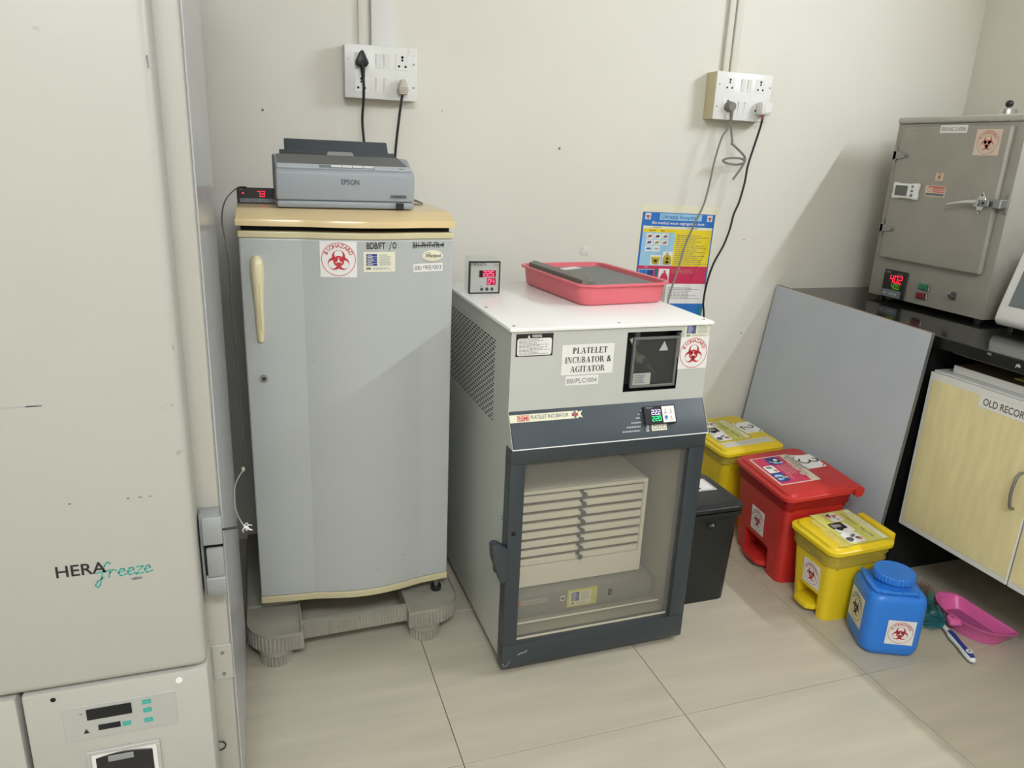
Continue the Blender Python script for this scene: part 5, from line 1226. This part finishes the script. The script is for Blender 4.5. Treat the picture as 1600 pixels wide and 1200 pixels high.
for z in (1.440, 1.168):
    g = G().prism([(2.372, z-.016), (2.372, z+.016), (2.345, z+.014), (2.308, z+.007), (2.303, z), (2.308, z-.007), (2.345, z-.013)], 2.338, 2.343, 'x', 'steel', .001, 1)
    g.box((2.338, 2.356, z-.018), (2.362, 2.376, z+.018), 'steel', .002, 1); h = g.build('door_hinge', od)
    G().cyl((2.346, 2.366, z-.034), (2.346, 2.366, z+.034), .0042, 'steel', n=10).build('hinge_pin', h)
    G().cyl((2.336, 2.312, z), (2.338, 2.312, z), .003, 'darkgrey', n=8).build('hinge_screw', h)
g = G().prism([(1.955, 1.329), (1.950, 1.329), (1.938, 1.303), (1.938, 1.283), (1.953, 1.254), (1.958, 1.254), (1.972, 1.283), (1.972, 1.303)], 2.339, 2.343, 'x', 'chrome', .001, 1); lt = g.build('latch_plate', od)
g = G().cyl((2.339, 1.955, 1.318), (2.3382, 1.955, 1.318), .004, 'darkgrey', n=10).cyl((2.339, 1.955, 1.265), (2.3382, 1.955, 1.265), .004, 'darkgrey', n=10); g.build('latch_screw', lt)
G().cyl((2.338, 1.957, 1.292), (2.318, 1.957, 1.292), .011, 'chrome', n=18).build('latch_pivot', lt)
g = G().tube([(2.322, 1.955, 1.293), (2.316, 1.985, 1.292), (2.312, 2.02, 1.287), (2.310, 2.060, 1.279)], .0095, 'chrome', 10, 4, taper=lambda u: 1-.55*u); g.build('latch_lever', lt)
g = G().box((2.322, 1.912, 1.281), (2.338, 1.946, 1.303), 'steel', .002, 1).cyl((2.321, 1.932, 1.292), (2.3225, 1.932, 1.292), .005, 'black', n=10); g.build('latch_bolt', lt)
g = G().box((2.330, 1.874, 1.277), (2.3668, 1.903, 1.308), 'steel', .003, 1).box((2.362, 1.873, 1.262), (2.3665, 1.884, 1.325), 'steel', .001, 1); g.build('latch_keeper', t)
def oface(x, y, z): return Print((x, y, z), (0, -1, 0), (0, 0, 1), dz=.0004)
p = oface(2.3428, 2.182, 1.519); p.sheet(0, 0, .112, .0265, 'paper'); p.text('BB/INCU/006', .056, .0065, .0135, 'inkgrey', 2, .100); p.build('code_label', od, flat=True)
bio_sticker(od, 'biohazard_sticker', (2.3428, 2.030, 1.446), (0, -1, 0), (0, 0, 1), .096, .084, .039, 'redfaint', 'redfaint', 'paperpink', label='aged cream sticker with faded red symbol')
bio_sticker(od, 'small_symbol_sticker', (2.3428, 2.161, 1.356), (0, -1, 0), (0, 0, 1), .032, .0275, .013, 'redfaint', 'redfaint', 'paperpink')
p = oface(2.3428, 2.194, 1.3005); p.sheet(0, 0, .086, .0375, 'paperpink'); p.ring(.017, .024, .006, .0085, 'redfaint', 2, n=16); p.rect(.003, .003, .083, .011, 'inkgrey', 2)
for y in (.0145, .021, .0275): p.rect(.030, y, .083, y+.004, 'redfaint', 2)
p.rect(.012, .032, .083, .036, 'redfaint', 2); p.build('warning_sticker', od, flat=True)
p = oface(2.3428, 2.335, 1.503); p.lines(0, 0, .09, .024, 3, 'oventop', 1, seed=3, fill=.3); p.build('worn_lettering', od, flat=True)
oc = G().box((2.3585, 2.213, .9045), (2.3668, 2.327, 1.012), 'black', .003, 1).build('temperature_controller', t)
p = oface(2.3583, 2.327, .9045); p.rect(.005, .004, .098, .032, 'devgrey', 1); p.seg('40.2', .036, .062, .0260, 'led_red', 2, .1); p.seg('40.0', .046, .0385, .0180, 'led_lime', 2, .1)
p.text('TEMP', .006, .096, .0055, 'inkfaint', 1, .03, .004, 'l'); p.text('TC-01', .07, .092, .005, 'inkfaint', 1, .024, .0, 'l'); p.text('SET', .014, .0145, .0068, 'paper', 2, .015, .0, 'l')
for x in (.048, .062, .076): p.ring(x, .017, .003, .0044, 'paper', 2, n=12)
p.build('controller_digits', oc, flat=True)
for z, m, y in ((.974, 'btngreen', 2.130), (.940, 'btnred', 2.134)):
    b_ = G().box((2.359, y-.024, z-.0125), (2.3668, y+.024, z+.0125), 'steel', .002, 1).build('indicator', t)
    G().box((2.352, y-.019, z-.0095), (2.3589, y+.019, z+.0095), m, .002, 1).build('lens', b_)
g = G().box((2.362, 1.990, .950), (2.3668, 2.014, .978), 'darkgrey', .002, 1).cyl((2.362, 2.002, .962), (2.350, 2.002, .960), .007, 'steel', n=14).cyl((2.352, 2.002, .961), (2.336, 2.002, .972), .0032, 'steel', n=10); g.build('toggle_switch', t)
vt = G().cyl((2.60, 2.145, OZ1), (2.60, 2.145, OZ1+.034), .030, 'chrome', n=28).build('vent_cap', t)
G().cyl((2.60, 2.145, OZ1+.0341), (2.60, 2.145, OZ1+.042), .006, 'steel', n=12).build('vent_stem', vt)
G().sphere((2.60, 2.145, OZ1+.053), .0135, 'black', 16, .95).build('vent_knob', vt)

t = thing('digital_thermometer', 'small white digital thermometer stuck on the oven door', 'thermometer', (2.335, 2.27, 1.31))
o = [(2.333, 1.283), (2.318, 1.2835), (2.30, 1.286), (2.25, 1.286), (2.232, 1.2835), (2.217, 1.283), (2.2155, 1.297), (2.219, 1.313), (2.2155, 1.329), (2.217, 1.343), (2.232, 1.3425), (2.25, 1.340), (2.30, 1.340), (2.318, 1.3425), (2.333, 1.343), (2.3345, 1.329), (2.331, 1.313), (2.3345, 1.297)]
G().prism(o, 2.328, 2.3428, 'x', 'white', .004, 2, ang=40).build('case', t)
G().box((2.3268, 2.262, 1.295), (2.3282, 2.320, 1.332), 'lcd', .0005, 1).build('screen', t)
for z, r in ((1.330, .0048), (1.314, .0048), (1.298, .006)): G().cyl((2.3282, 2.240, z), (2.3262, 2.240, z), r, 'devgrey', n=14).build('button', t)

t = thing('lab_device', 'white rounded lab device with grey front panel at the right edge', 'device', (2.55, 1.62, CT))
prof = [(2.345, .906), (2.333, .925), (2.338, .955), (2.392, 1.150), (2.405, 1.160), (2.74, 1.160), (2.76, 1.15), (2.76, .906)]
G().prism(prof, 1.40, 1.806, 'y', 'white', .018, 4).build('housing', t)
sd = Vector((2.392-2.338, 0, 1.150-.955)).normalized(); sn = Vector((-sd.z, 0, sd.x))
p = Print((2.338+sn.x*.0004, 1.806, .955+sn.z*.0004), (0, -1, 0), tuple(sd), dz=.0012)
p.sheet(0.034, .020, .37, .152, 'devgrey'); p.pl(rrect(.34, .125, .022, 5, .205, .0875), 'devgrey', 2); o = p.build('front_panel', t, flat=True)
p = Print((2.338+sn.x*.0004, 1.806, .955+sn.z*.0004), (0, -1, 0), tuple(sd), dz=.0012); p.stroke([(.036, .158), (.04, .170), (.055, .178), (.36, .180)], .0010, 'inkgrey', 1); p.build('panel_seam', t, flat=True)
G().box((2.43, 1.42, 1.1605), (2.72, 1.792, 1.190), 'darkgrey', .006, 2).build('top_lid', t)
for x in (2.38, 2.72):
    for y in (1.44, 1.77): G().cyl((x, y, CT), (x, y, .9065), .012, 'black', n=12).build('foot', t)
